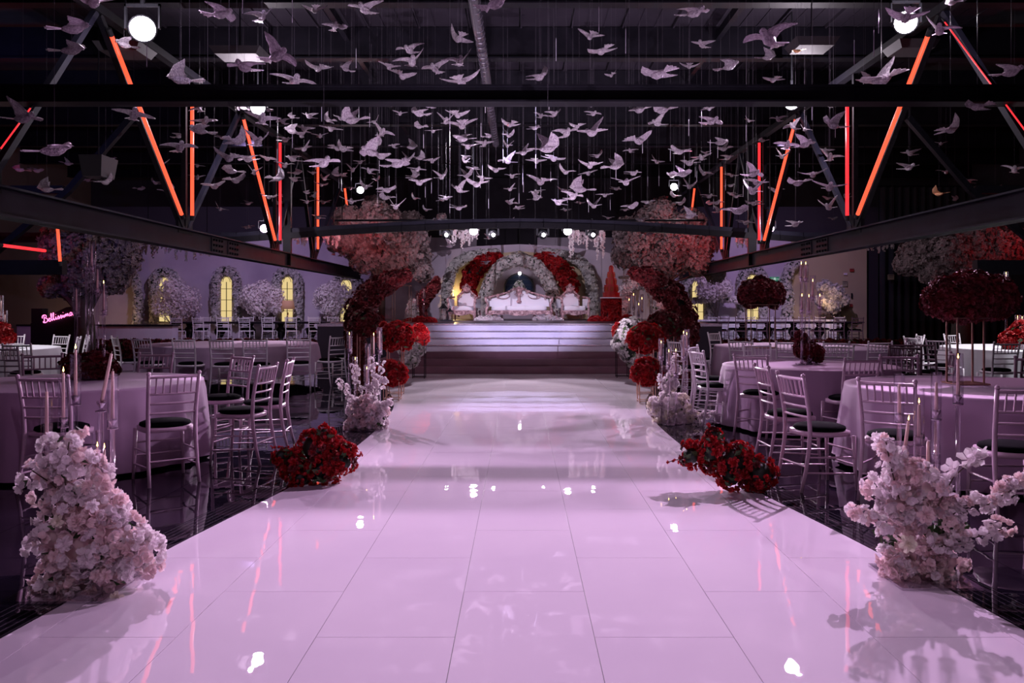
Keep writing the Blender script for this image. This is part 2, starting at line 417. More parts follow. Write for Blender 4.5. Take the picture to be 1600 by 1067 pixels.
rest = MB()
for side in (-1, 1):
    for c in range(0, 27):
        x0 = 1.5+c*TW
        for r in range(-3, 28):
            y0 = Y0+r*TL+(0 if c % 2 else -.594)
            near = 2.0 < y0 < 13.5 and x0 < .72*y0+.3 and x0 < 6.4
            a, b = (x0, x0+TW) if side > 0 else (-x0-TW, -x0)
            o = tile_outline(a, b, y0, y0+TL, False)
            if not o: continue
            if near: MB().slab(o, -.012, 0).build('tile', M['black_tile'], floor)
            else: rest.slab(o, -.012, 0)
rest.build('far_tiles', M['black_tile'], floor, kind='stuff', label='black polished tiles under the far tables')

# ------------------------------------------------------------------ walls and roof
ZC = 7.0
MB().box((-17.1, 16, 3.5), (.2, 42, 7)).build('wall_left', M['wall_side'], kind='structure')
MB().box((17.1, 16, 3.5), (.2, 42, 7)).build('wall_right', M['wall_dark'], kind='structure')
wb = MB().box((0, 33.35, 3.5), (34.4, .2, 7)).build('wall_back', M['wall_dark'], kind='structure')
MB().box((-9.4, 33.15, 2.1), (15.4, .2, 4.2)).build('lilac_panel', M['wall_lilac'], wb)
MB().box((5.7, 33.15, 2.1), (10.0, .2, 4.2)).build('lilac_panel', M['wall_lilac'], wb)
MB().box((12.2, 33.14, 2.1), (2.95, .22, 4.2)).build('beige_panel', M['wall_beige'], wb)
ceil = MB().box((0, 16, ZC+.16), (34.4, 42, .2)).build('ceiling', M['black'], kind='structure')
for bx in range(-9, 9):                       # roof sheets between the purlins, each its own panel
    for by in range(5):
        y0 = 10.6+by*3.0
        MB().box((bx*1.0+.5, y0+1.5, ZC), (.975, 2.96, .03)).box((bx*1.0+.03, y0+1.5, ZC-.03), (.03, 2.96, .05)).box((bx*1.0+.33, y0+1.5, ZC-.022), (.02, 2.96, .02)).box((bx*1.0+.66, y0+1.5, ZC-.022), (.02, 2.96, .02)).build('roof_sheet', M['roof'], ceil)
for k in range(9):
    y = 7.6+k*3.0
    MB().box((0, y, ZC-.33), (34, .16, .60)).box((0, y, ZC-.64), (34, .26, .03)).build('purlin', M['steel'], ceil)
for x in (-3.4, 3.9):
    MB().box((x, 17, ZC-.22), (.10, 24, .16)).build('purlin', M['steel'], ceil)
hose = thing('cable_duct', 'ribbed grey duct running along the black roof above the aisle', 'duct', (-.7, 8, 6.22))
MB().tube([(.02*math.sin(i), i*1.2, .02*math.cos(i*2)) for i in range(14)], .085, 10).build('duct_body', M['hose'], hose, True)
mb = MB()
for i in range(56): mb.lathe([(.085, -.012), (.10, 0), (.085, .012)], (0, 0, i*.3), 10)
rb = mb.build('duct_rings', M['hose'], hose); rb.rotation_euler = (-PI/2, 0, 0); rb['kind'] = 'stuff'

# ------------------------------------------------------------------ trusses
TX = 5.9; ZB, ZT, ZA = 2.47, 2.82, 5.55
NODES = [9.2, 14.75, 20.2, 24.0, 29.4]; APEX = [11.7, 17.7, 22.4, 27.8]
def truss(side, word):
    x = side*TX
    t = thing('steel_truss', 'long black steel roof truss on the %s of the aisle carrying neon tubes' % word, 'truss', (x, 0, 0))
    L0, L1 = 2.0, 31.0
    MB().box((0, (L0+L1)/2, ZB+.012), (.26, L1-L0, .024)).box((0, (L0+L1)/2, ZT-.012), (.26, L1-L0, .024)).box((0, (L0+L1)/2, (ZB+ZT)/2), (.03, L1-L0, ZT-ZB)).build('bottom_beam', M['steel_grey'], t)
    MB().box((0, 16, ZA+.06), (.14, 30, .12)).build('top_beam', M['steel'], t)
    for i, b in enumerate(NODES):
        MB().box((0, b, ZT+.09), (.05, .62, .34)).build('gusset_plate', M['steel'], t)
        if 0 < i: MB().bar((0, b-.08, ZT), (0, APEX[i-1]+.05, ZA), .085, .085).build('diagonal_bar', M['steel'], t)
        if i < len(APEX): MB().bar((0, b+.08, ZT), (0, APEX[i]-.05, ZA), .085, .085).build('diagonal_bar', M['steel_grey'], t)
        MB().bar((0, b, ZT), (0, b, ZA), .08, .08).build('post', M['steel'], t)
    MB().bar((0, 21.3, ZB), (0, 21.3, ZA), .2, .12).build('post', M['steel'], t, label='thick upright post where the arched cross beam meets the truss')
    for yb in (16.3, 17.2):
        p = MB().box((-side*.022, yb, (ZB+ZT)/2), (.014, .62, ZT-ZB-.06)).build('splice_plate', M['steel_grey'], t)
        b = MB()
        for dy in (-.22, -.08, .08, .22):
            for dz in (-.10, .0, .10): b.ball((-side*.035, yb+dy, (ZB+ZT)/2+dz), .026, 6, 4)
        o = b.build('bolt_heads', M['steel'], p, kind='stuff')
    return t
truss(-1, 'left'); truss(1, 'right')
t = thing('cross_beam', 'nearest straight black cross beam spanning the whole room under the doves', 'beam', (0, 10, 3.97))
MB().box((0, 0, 0), (33.9, .16, .17)).build('web', M['steel'], t)
MB().box((0, -.03, -.095), (33.9, .26, .022)).box((0, 0, .095), (33.9, .26, .022)).build('flange', M['steel'], t)
t = thing('arched_cross_beam', 'slightly arched black cross beam between the trusses in front of the stage', 'beam', (0, 21.3, 0))
def arc(x): return 3.53-.36*min(1, abs(x)/7.2)**1.6
xs = [-16.8, -12, -9.5, -7.6]+[-7.2+i*.6 for i in range(25)]+[7.6, 9.5, 12, 16.8]
mb = MB()
for a, b in zip(xs, xs[1:]): mb.bar((a, 0, arc(a)), (b+.01, 0, arc(b)), .13, .14)
mb.build('web', M['steel'], t)
mb = MB()
for a, b in zip(xs, xs[1:]): mb.bar((a, 0, arc(a)+.078), (b+.01, 0, arc(b)+.078), .018, .2)
mb.build('flange', M['steel_grey'], t)
for side, word in ((-1, 'left'), (1, 'right')):
    t = thing('braced_frame', 'black diagonal bracing with struts under the roof at the far %s of the hall' % word, 'truss', (side*11.3, 17.5, 0))
    for a, b in (((-1.9*side, 3.9), (0, 2.3)), ((0, 4.0), (0, 2.3)), ((1.6*side, 3.7), (0, 2.3)), ((-3.2*side, 5.4), (-1.9*side, 3.9))):
        MB().bar((a[0], 0, a[1]), (b[0], 0, b[1]), .14, .12).build('strut', M['steel'], t)
    MB().box((side*1.5, 0, 2.28), (6.6, .2, .30)).build('bottom_beam', M['steel'], t)
    MB().box((side*1.5, 0, 3.9), (6.6, .16, .16)).build('top_beam', M['steel'], t)

# neon tubes fixed on the trusses
def neon(a, b, m, r, label):
    t = thing('neon_tube', label, 'neon light', a, group='neon tubes on the trusses')
    d = Vector(b)-Vector(a); u = d.normalized()
    MB().tube([(0, 0, 0), d], r, 8).build('glowing_tube', m, t, True)
    MB().tube([-u*.07, u*.02], r*1.15, 8).build('end_cap', M['black'], t)
    MB().tube([d-u*.02, d+u*.09], r*1.15, 8).build('end_cap', M['black'], t)
for side, word in ((-1, 'left'), (1, 'right')):
    x = side*(TX-.10); 
    for i, (nd, nm) in enumerate(((14.75, 'nearest'), (20.2, 'second'), (24.0, 'third'))):
        neon((x, nd+.1, (3.05, 3.05, 3.1)[i]), (x, nd+.1, (5.02, 5.45, 5.5)[i]), M['neon_orange'] if (i != 1 and side < 0) or (side > 0 and i == 2) else M['neon_red'], .033, '%s upright glowing red orange neon tube on the %s truss' % (nm, word))
    for i, (b, a, nm) in enumerate(((14.4, 11.9, 'nearest slanted'), (19.9, 17.6, 'second slanted'), (29.3, 27.8, 'farthest slanted'))):
        neon((x, b, 3.03), (x, a, 5.42 if i else 5.32), M['neon_orange'], .033, '%s glowing orange neon tube on the %s truss' % (nm, word))
    neon((x, 9.35, 3.2), (x, 11.45, 5.35) if side > 0 else (x, 9.95, 3.82), M['neon_red'], .009, 'thin red neon line slanting down beside the %s edge of the room' % word)
neon(at(2, 383, 15.5), at(72, 392, 16.5), M['neon_red'], .03, 'low red neon tube lying across the dark left bay')
neon(at(94, 410, 16.6), at(90, 356, 16.6), M['neon_orange'], .03, 'short upright orange neon tube in the dark left bay')

# ------------------------------------------------------------------ lamp heads
def lamp_head(pos, target, r, m, label, body=True):
    t = thing('spot_lamp', label, 'stage light', pos, group='spot lamps')
    cd = (Vector((0, 0, EYE))-Vector(pos)).normalized()
    d = ((Vector(target)-Vector(pos)).normalized()*.35+cd*.65).normalized()
    q = d.to_track_quat('Z', 'Y').to_matrix().to_4x4()
    b = MB().lathe([(r*.5, -r*2.4), (r*.95, -r*2.0), (r*1.12, -r*.2), (r*1.12, 0), (r*1.0, .0)], n=16).build('housing', M['gunmetal'], t, True); b.matrix_local = q
    b = MB().lathe([(0, .005), (r*.6, .012), (r*.98, .002)], n=20).build('lens', m, t, True); b.matrix_local = q
    MB().box((0, 0, r*1.9), (r*2.9, r*.3, r*.22)).box((-r*1.38, 0, r*1.0), (r*.14, r*.3, r*2)).box((r*1.38, 0, r*1.0), (r*.14, r*.3, r*2)).build('yoke', M['gunmetal'], t)
    MB().tube([(0, 0, r*1.9), (0, 0, r*3.2)], r*.2, 8).tube([(0, 0, r*3), (0, 0, ZC+.05-t.location.z)], .014, 5).build('clamp', M['gunmetal'], t)
for k, r, m, lb in (('A', .165, 'lens', 'largest blazing white lamp beside the near left neon tubes'), ('B', .14, 'lens', 'blazing white lamp with a dove in front beside the right neon apex'),
                    ('C', .13, 'lens', 'bright lamp tucked under the near cross beam on the left'), ('D', .13, 'lens', 'bright lamp tucked under the near cross beam on the right'),
                    ('G', .10, 'lens_pink', 'pink glowing lamp at the foot of the second left neon pair'), ('H', .10, 'lens_pink', 'pink glowing lamp at the foot of the second right neon pair'),
                    ('I', .10, 'lens', 'small white lamp left of the doves near the blossom tree'), ('J', .10, 'lens', 'small white lamp right of the doves near the blossom tree'),
                    ('K', .11, 'lens', 'bright round lamp left of centre under the arched beam'), ('L', .11, 'lens', 'bright round lamp right of centre under the arched beam')):
    lamp_head(LAMPS[k][0], LAMPS[k][1], r, M[m], lb)
t = thing('lighting_bar', 'thin black lighting bar hidden above the arched beam holding the moving heads', 'lighting bar', (0, 22.68, 3.80))
MB().tube([(-5, 0, 0), (5, 0, 0)], .03, 8).build('pipe', M['steel'], t)
for x in (-4.8, -1.6, 1.6, 4.8): MB().tube([(x, 0, 0), (x, 0, ZC+.05-3.80)], .012, 5).build('hanger', M['steel'], t)
for x, lb in ((697, 'first moving head lamp from the left under the arched beam'), (770, 'second moving head lamp under the arched beam'), (848, 'third moving head lamp under the arched beam'), (925, 'fourth moving head lamp under the arched beam')):
    p = at(x, 366, 22.6); t = thing('moving_head_lamp', lb, 'stage light', p, group='moving head lamps')
    MB().box((0, 0, .30), (.30, .24, .12), taper=.85).build('base', M['gunmetal'], t)
    MB().box((-.15, 0, .12), (.05, .14, .30)).box((.15, 0, .12), (.05, .14, .30)).build('yoke', M['gunmetal'], t)
    b = MB().lathe([(.07, -.16), (.12, -.1), (.125, .08), (.10, .14)], n=14).build('head', M['gunmetal'], t, True); b.rotation_euler = (PI*.58, 0, 0)
    MB().ball((.02, -.15, -.03), (.05, .02, .05), 10, 6).build('lens', M['lens'], t, True)
    MB().tube([(0, 0, .3), (0, 0, .42)], .03, 6).build('hook', M['gunmetal'], t)
for px, py, Y, s, lb in ((196, 80, 12.5, .55, 'grey ceiling box hanging below the large left lamp'), (375, 85, 14.5, .7, 'grey ceiling box left of the central doves'), (1268, 72, 13.5, .55, 'grey ceiling box with small green light'), (1423, 76, 13, .5, 'grey ceiling box below the right lamp'), (154, 262, 15.5, .34, 'grey speaker box hanging in the dark upper left')):
    p = at(px, py, Y); t = thing('ceiling_box', lb, 'ceiling unit', p)
    MB().box((0, 0, 0), (s, .5, .12 if s > .45 else .38), taper=1.25).build('casing', M['grey_box'], t)
    MB().tube([(0, 0, .06), (0, 0, ZC-p.z-.05)], .012, 5).build('hanger', M['steel'], t)

# ------------------------------------------------------------------ stage
stage = thing('stage', 'raised stage with pale glossy steps at the end of the white aisle', 'stage', (0, 18.1, 0))
for k in range(3):
    MB().box((0, (.3*k+2.2)/2+.15, .075+.15*k), (6.5-.25*k, 2.2-.3*k, .15)).build('step', M['stage_dim'], stage, label='lower wide step, dimly lit pink')
for k in range(4):
    z = .45+.15*k; y0 = .9+.3*k
    MB().box((0, (y0+2.4)/2, z+.075), (4.62, 2.4-y0, .149)).build('step', M['stage'], stage)
    MB().box((0, y0-.01, z+.142), (4.66, .03, .016)).build('nosing', M['chrome'], stage)
MB().box((0, 8.4, .52), (9.8, 12.4, 1.06)).build('platform', M['stage_top'], stage)
MB().box((0, 2.19, 1.02), (9.8, .03, .07)).build('edge_trim', M['chrome'], stage)
# ------------------------------------------------------------------ chairs
def chair_meshes(m, n=6):
    K = []
    def k(name, mb, mm=m, sm=True): K.append((name, mb.mesh(name, mm, sm)))
    for s in (-1, 1):
        pts = [(s*.195, -.275, 0), (s*.192, -.235, .16), (s*.188, -.205, .34), (s*.186, -.195, .46), (s*.188, -.205, .62), (s*.193, -.235, .78), (s*.198, -.262, .905)]
        k('back_leg', MB().tube(pts, [.0135, .015, .0165, .0175, .0165, .0155, .0145], n).ball((s*.198, -.263, .912), .019, 6, 4))
        k('front_leg', MB().tube([(s*.205, .205, 0), (s*.195, .192, .2), (s*.19, .185, .43)], [.012, .0145, .017], n))
    def rail(z, y, bow=.02, r=.0105, hw=.185):
        return MB().tube([(-hw, y, z), (-hw*.5, y-bow*.8, z), (0, y-bow, z), (hw*.5, y-bow*.8, z), (hw, y, z)], r, n, False)
    for z, y, r in ((.885, -.256, .014), (.745, -.228, .0105), (.665, -.212, .0105), (.585, -.202, .0105)):
        k('back_rail', rail(z, y, r=r))
    for i in range(6):
        x = -.138+i*.0552; b = .02*(1-(x/.19)**2)
        k('spindle', MB().tube([(x, -.256-b, .885), (x, -.228-b, .745)], .0075, max(4, n-1), False))
    for s in (-1, 1):
        k('stretcher', MB().tube([(s*.2, .198, .13), (s*.194, -.238, .15)], .0085, n-1, False).tube([(s*.197, .193, .26), (s*.189, -.218, .27)], .0085, n-1, False))
    k('stretcher', MB().tube([(-.2, .196, .20), (.2, .196, .20)], .0085, n-1, False).tube([(-.198, .19, .31), (.198, .19, .31)], .0085, n-1, False))
    k('stretcher', MB().tube([(-.19, -.232, .20), (.19, -.232, .20)], .0085, n-1, False))
    o = []
    for i in range(16):
        a = 2*PI*i/16; c, s = math.cos(a), math.sin(a)
        o.append((math.copysign(abs(c)**.55, c)*.205, math.copysign(abs(s)**.55, s)*.205))
    k('seat', MB().slab(o, .425, .462))
    k('seat_pad', MB().lathe([(.185, 0), (.205, .012), (.200, .032), (.16, .047), (0, .055)], (0, 0, .460), 18), M['cushion'])
    return K
def far_chair_meshes(m):
    full = chair_meshes(m, 4); K = []
    frame = MB(); backm = MB()
    for nm, me in full:
        if nm in ('seat_pad',): continue
        t = backm if nm in ('back_rail', 'spindle') else frame
        t.add([v.co for v in me.vertices], [tuple(p.vertices) for p in me.polygons])
    K.append(('frame', frame.mesh('frame', m))); K.append(('backrest', backm.mesh('backrest', m)))
    K.append(('seat_pad', MB().lathe([(.185, 0), (.205, .012), (.200, .032), (.16, .047), (0, .055)], (0, 0, .460), 10).mesh('seat_pad', M['cushion'])))
    return K
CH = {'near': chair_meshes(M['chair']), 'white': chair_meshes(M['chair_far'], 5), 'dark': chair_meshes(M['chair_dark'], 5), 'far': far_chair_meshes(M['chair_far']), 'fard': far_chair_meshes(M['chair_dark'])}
def chair(kind, x, y, face, label, group, z=0):
    """face: angle in degrees the sitter looks to, 90 = away from the camera"""
    t = thing('banquet_chair', label, 'chair', (x, y, z), math.radians(face)-PI/2, group)
    for nm, me in CH[kind]: link(nm, me, t)
    return t
G1 = 'chiavari chairs round the near left table'
def toward(x, y, c): return math.degrees(math.atan2(c[1]-y, c[0]-x))
L1, L2, L4 = (-4.22, 8.0), (-5.6, 16.3), (-9.6, 14.4)
R1, R2, R3, R4 = (4.2, 7.5), (3.55, 10.3), (5.2, 15.3), (9.1, 14.7)
for x, y, f, lb in (
    (-3.70, 6.78, 88, 'pale slatted chair at near left table, its back to us behind the tall candles'),
    (-2.98, 7.05, 128, 'pale slatted chair with black pad nearest the aisle at near left table'),
    (-2.62, 7.90, 172, 'pale slatted chair seen side on at near left table, facing left'),
    (-2.62, 8.60, 186, 'pale slatted chair just behind the side-on chair at near left table'),
    (-3.22, 9.05, 232, 'pale slatted chair at the far right rim of near left table'),
    (-4.25, 9.52, 268, 'pale slatted chair behind near left table beside its red flowers'),
    (-5.32, 9.35, 300, 'pale slatted chair behind near left table, left of its red flowers'),
    (-3.5, 5.0, 150, 'chair cut by the left picture edge with only one post showing')):
    chair('near', x, y, f, lb, G1)
G2 = 'chiavari chairs along the large middle left table'
for i, (px, Y, f) in enumerate(((203, 15.4, 40), (237, 14.7, 72), (298, 14.5, 84), (354, 14.35, 90), (403, 14.35, 96), (467, 14.7, 104), (516, 15.6, 140), (541, 16.6, 165))):
    lb = ('%s pale chair counted from the left along the big middle left table' % ('first', 'second', 'third', 'fourth', 'fifth', 'sixth', 'seventh', 'eighth')[i])
    chair('white', (px-VX)*Y/F, Y, f, lb, G2)
G4 = 'white chairs round the far left white table'
for i, (px, Y, f) in enumerate(((12, 15.9, 280), (78, 15.8, 250), (98, 14.9, 200), (113, 15.7, 215), (40, 12.5, 95), (30, 11.4, 80))):
    lb = ('white chair behind the spotlit left table at the picture edge', 'white chair behind the spotlit left table, left of the pair', 'white chair at the right rim of the spotlit left table', 'rearmost white chair right of the spotlit left table',
          'bright white chair in front of the spotlit left table', 'low grey white chair in front of the spotlit left table near red flowers')[i]
    chair('white', (px-VX)*Y/F, Y, f, lb, G4)
G5 = 'chiavari chairs round the near right table'
for x, y, f, lb in (
    (2.43, 6.80, 12, 'pale slatted chair with black pad nearest the aisle at near right table'),
    (2.48, 7.70, 2, 'pale slatted chair directly behind the aisle-side chair at near right table'),
    (2.86, 6.38, 52, 'pale slatted chair left of the white flower stand candles on the right'),
    (3.42, 5.85, 84, 'pale slatted chair cut by the right picture edge at near right table'),
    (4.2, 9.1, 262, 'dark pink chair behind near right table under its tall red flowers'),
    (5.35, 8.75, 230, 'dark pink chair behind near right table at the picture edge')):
    chair('near', x, y, f, lb, G5)
G6 = 'chiavari chairs round the second right table'
for x, y, f, lb in (
    (2.45, 10.45, 12, 'pale chair at the aisle side of second right table beside white flowers'),
    (2.75, 9.55, 48, 'pale chair with its back to us at second right table, left of the overlap'),
    (3.52, 8.98, 100, 'pale chair between the near and second right tables'),
    (2.62, 11.45, 330, 'pale chair behind the aisle-side chair of second right table'),
    (4.85, 9.9, 165, 'dim pink chair right of second right table'),
    (4.35, 11.55, 240, 'dim pink chair at the far right rim of second right table'),
    (3.45, 11.9, 272, 'dim pink chair behind second right table, hidden by red flowers')):
    chair('near' if y < 10 else 'white', x, y, f, lb, G6)
G7 = 'chiavari chairs along the large middle right table'
for i, (px, Y, f) in enumerate(((1075, 13.6, 20), (1092, 15.8, 350), (1131, 17.6, 310), (1166, 13.8, 55), (1231, 13.35, 78), (1298, 13.2, 88), (1361, 13.3, 98), (1402, 14.6, 130), (1416, 16.2, 175))):
    lb = '%s chair counted from the aisle round the big middle right table' % ('first', 'second', 'third', 'fourth', 'fifth', 'sixth', 'seventh', 'eighth', 'ninth')[i]
    chair('white', (px-VX)*Y/F, Y, f, lb, G7)
G8 = 'chairs round the spotlit white right table'
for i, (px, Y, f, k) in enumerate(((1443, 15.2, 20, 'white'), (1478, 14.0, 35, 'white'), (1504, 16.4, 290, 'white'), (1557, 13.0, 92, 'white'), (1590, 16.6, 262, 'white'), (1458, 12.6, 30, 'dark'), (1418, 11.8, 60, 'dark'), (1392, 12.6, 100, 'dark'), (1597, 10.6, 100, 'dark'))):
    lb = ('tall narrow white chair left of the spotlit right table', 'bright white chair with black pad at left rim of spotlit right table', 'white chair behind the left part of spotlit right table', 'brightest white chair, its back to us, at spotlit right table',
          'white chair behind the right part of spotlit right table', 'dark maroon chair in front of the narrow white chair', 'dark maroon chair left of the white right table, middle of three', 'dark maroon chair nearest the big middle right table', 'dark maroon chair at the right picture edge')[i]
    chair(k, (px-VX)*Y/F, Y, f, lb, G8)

# ------------------------------------------------------------------ round tables
def cloth_mesh(r, folds, seed, drop=.715, flare=.16, n=144):
    rnd = random.Random(seed); mb = MB(); rings = []
    ph = [rnd.uniform(0, 6.28) for _ in range(4)]
    prof = [(.0, 0, 0), (.5, 0, 0), (.94, 0, 0), (1, -.004, 0), (1.0, -.018, .0)]
    vs = []; rows = []
    for q, z, _ in prof[1:]:
        rows.append([(r*q*math.cos(2*PI*k/n), r*q*math.sin(2*PI*k/n), z) for k in range(n)])
    for j in range(1, 9):
        u = j/8; row = []
        for k in range(n):
            a = 2*PI*k/n
            w = math.sin(folds*a+ph[0]+1.2*math.sin(3*a+ph[1]))+.45*math.sin(folds*1.7*a//1*0+folds*2*a+ph[2])
            rr = r+.012+u*.05+flare*.42*(u**.8)*w*.5+.02*u*math.sin(5*a+ph[3])
            row.append((rr*math.cos(a), rr*math.sin(a), -.018-(drop-.018)*u))
        rows.append(row)
    vs = [(0, 0, 0)]+[p for row in rows for p in row]
    fs = [(0, 1+k, 1+(k+1) % n) for k in range(n)]
    for i in range(len(rows)-1):
        for k in range(n):
            a = 1+i*n+k; b = 1+i*n+(k+1) % n; fs.append((a, a+n, b+n, b))
    return mb.add(vs, fs)
def table(c, r, label, cl_label, m, seed, drop=.715):
    t = thing('round_table', label, 'table', (c[0], c[1], 0), 0, 'round banquet tables')
    MB().lathe([(0, .712), (r, .712), (r, .738), (0, .738)], n=40).build('tabletop', M['table_dark'], t)
    for k in range(4):
        a = PI/4+k*PI/2; MB().tube([(math.cos(a)*r*.72, math.sin(a)*r*.72, 0), (math.cos(a)*r*.72, math.sin(a)*r*.72, .712)], .022, 8).build('leg', M['brass'], t)
    o = cloth_mesh(r+.012, int(16*r), seed, drop).build('tablecloth', m, None, True)
    o.location = (c[0], c[1], .745); o['label'] = cl_label; o['category'] = 'tablecloth'; o['group'] = 'round tablecloths'
table(L1, 1.12, 'near left round banquet table under pink lit cloth', 'pink lit cloth on the near left table beneath tall candles', M['cloth'], 1)
table(L2, 1.62, 'big middle left round table behind a row of chairs', 'pale cloth with raised hem on the big middle left table', M['cloth'], 2, .56)
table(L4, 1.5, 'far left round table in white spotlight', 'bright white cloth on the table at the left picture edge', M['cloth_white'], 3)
table(R1, 1.2, 'near right round table carrying the wide red flower stand', 'mauve lit cloth on the near right table reaching the floor', M['cloth'], 4)
table(R2, 1.02, 'second right round table with red cube flowers and tall candles', 'mauve lit cloth on the second right table', M['cloth'], 5)
table(R3, 1.6, 'big middle right round table carrying the red ball on gold stand', 'pale bright rimmed cloth on the big middle right table', M['cloth'], 6)
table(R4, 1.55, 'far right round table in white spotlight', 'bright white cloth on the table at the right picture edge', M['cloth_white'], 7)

ORD = ('first', 'second', 'third', 'fourth', 'fifth', 'sixth', 'seventh', 'eighth')
# long dark head tables on a low platform at the back
for side, word, xa, xb in ((-1, 'left', -12.4, -5.9), (1, 'right', 6.6, 12.2)):
    pl = thing('low_platform', 'low dark platform carrying the long dark table at the back %s' % word, 'platform', ((xa+xb)/2, 30.3, 0))
    MB().box((0, 0, .09), (xb-xa+2.0, 3.6, .18)).build('deck', M['stage_top'], pl); MB().box((0, -1.81, .15), (xb-xa+2.0, .02, .05)).build('edge_trim', M['chrome'], pl)
    t = thing('long_table', 'long dark glossy dining table with urn shaped legs at the back %s' % word, 'table', ((xa+xb)/2, 30.2, .18))
    L = xb-xa
    MB().box((0, 0, .735), (L, 1.05, .045)).box((0, 0, .70), (L-.1, .95, .03)).build('tabletop', M['table_dark'], t)
    nl = 6
    for k in range(nl):
        x = -L/2+.5+k*(L-1)/(nl-1)
        MB().lathe([(.17, 0), (.2, .04), (.07, .10), (.10, .2), (.19, .36), (.2, .46), (.09, .58), (.12, .69)], (x, 0, 0), 12).build('urn_leg', M['table_dark'], t, True)
    nch = 8
    for k in range(nch):
        x = xa+.45+k*(L-.9)/(nch-1)
        chair('fard' if side > 0 else 'far', x, 29.35, 90+random.Random(k).uniform(-8, 8), '%s chair from the %s on the camera side of the back %s long table' % (ORD[k], 'left', word), 'front row chairs at the back %s table' % word, .18)
        chair('far', x+.2, 31.1, 270+random.Random(k+9).uniform(-8, 8), '%s chair from the left on the wall side of the back %s long table' % (ORD[k], word), 'wall side chairs at the back %s table' % word, .18)
t = thing('low_lilac_counter', 'long low lilac counter with dark cap in front of left wall', 'counter', (-14.4, 28.6, 0))
MB().box((0, 0, .42), (5.3, .5, .80)).build('front', M['stage'], t); MB().box((0, 0, .84), (5.4, .6, .05)).build('cap', M['table_dark'], t)
t = thing('buffet_table', 'long white draped table under flowers at the back right wall', 'table', (9.6, 32.35, 0))
MB().box((0, 0, .95), (5.6, .7, .04)).build('tabletop', M['cloth_white'], t)
mb = MB(); vs = []
for i in range(141):
    x = -2.85+i*.0407; y = -.38+.03*math.sin(i*1.1)
    vs += [(x, y, .98), (x, y-.03*math.cos(i*1.1), .02)]
mb.add(vs, [(2*i, 2*i+1, 2*i+3, 2*i+2) for i in range(140)]).build('pleated_skirt', M['cloth_white'], t)

# ------------------------------------------------------------------ candle stands
def candle(loc, h, r, lit, label, group, tilt=(0, 0), m='wax'):
    t = thing('taper_candle', label, 'candle', loc, 0, group); t.rotation_euler = (tilt[0], tilt[1], 0)
    MB().tube([(0, 0, 0), (0, 0, h*.6), (0, 0, h)], [r, r*.92, r*.72], 10).tube([(0, 0, h), (.001, 0, h+.012)], .0012, 4).build('wax_body', M[m], t, True)
    if lit: MB().lathe([(0, 0), (r*.42, r*.7), (r*.38, r*1.3), (0, r*3.2)], (0, 0, h+.006), 8).build('flame', M['flame'], t, True)
def candle_stand(loc, zc, label, group, glass=(.26, .029), ch=.22, cr=.0095, lit=True, clabel=None, base=.16, rod=.013, tilt=(0, 0), n=14, plate=True):
    """zc height of cup bottom above loc"""
    t = thing('candle_stand', label, 'candle stand', loc, 0, group)
    if plate: MB().lathe([(base/2, 0), (base/2, .012), (rod, .016)], n=n).build('base', M['acrylic'], t, True)
    MB().tube([(0, 0, .012), (0, 0, zc)], rod, 10).build('rod', M['acrylic'], t, True)
    gr = glass[1] if glass else .028
    MB().lathe([(gr, 0), (gr, .006), (gr*.35, .010), (gr*.3, .022), (gr*.75, .040), (gr*.8, .055), (cr*1.15, .057), (cr*1.1, .03)], (0, 0, zc), n).build('cup', M['crystal'], t, True)
    if glass:
        mb = MB(); h, g = glass
        mb.lathe([(g, 0), (g, h), (g-.0022, h), (g-.0022, .004)], (0, 0, zc+.004), n+6); mb.build('glass_shade', M['glass'], t, True)
    if clabel: candle((loc[0], loc[1], loc[2]+zc+.032), ch, cr, lit, clabel, group+', candles', tilt)

def stands_px(lst, Y, group, where, k=1.0, floor_z=0, cr=.0095, base=.15, rod=.013):
    """lst: px, y_top of glass (0 none), y_cup bottom, y_candle top, lit, Y offset, words"""
    for px, yg, yc, yt, lit, dy, words in lst:
        p = at(px, yc, Y+dy); zc = p.z-floor_z; g = ((yc-yg)*(Y+dy)/F, .0285*k) if yg else None
        loc = (p.x, Y+dy, floor_z); ch = max(.05, (yc-yt)*(Y+dy)/F-.032)
        candle_stand(loc, zc, 'clear acrylic candle stand, %s, %s' % (words, where), group, g, ch, cr*k, lit, 'slim candle, %s, on %s holder, %s' % ('lit' if lit else 'unlit', words, where), base, rod*k, n=12)
stands_px([(73, 624, 705, 612, 0, .05, 'the leftmost'), (99, 590, 668, 583, 1, .22, 'second from left'), (118, 555, 633, 547, 1, .38, 'tallest of its group'),
           (176, 585, 670, 580, 0, .12, 'rightmost'), (152, 677, 742, 700, 1, .30, 'lowest behind the blossoms'), (163, 690, 760, 702, 1, .45, 'half hidden low one')], 4.3, 'acrylic stands at near left flowers', 'in the near left white flowers')
p = at(158, 643, 4.35); candle_stand((p.x, 4.35, 0), p.z, 'clear acrylic candle stand without glass holding a leaning candle, near left', 'acrylic stands at near left flowers', None)
candle((p.x, 4.35, p.z+.035), .27, .0095, 0, 'unlit candle leaning to the right without a glass, near left', 'acrylic stands at near left flowers, candles', (0, .2))
stands_px([(1405, 585, 661, 601, 0, .1, 'the leftmost'), (1436, 607, 697, 632, 1, -.05, 'middle one with bent wick'), (1463, 582, 656, 598, 0, .1, 'right of the middle'),
           (1497, 553, 632, 562, 1, .15, 'tallest of its group'), (1450, 0, 745, 690, 0, .05, 'low one without glass'), (1462, 655, 725, 660, 0, .25, 'lower inner one')], 4.5, 'acrylic stands at near right flowers', 'in the near right white flowers')
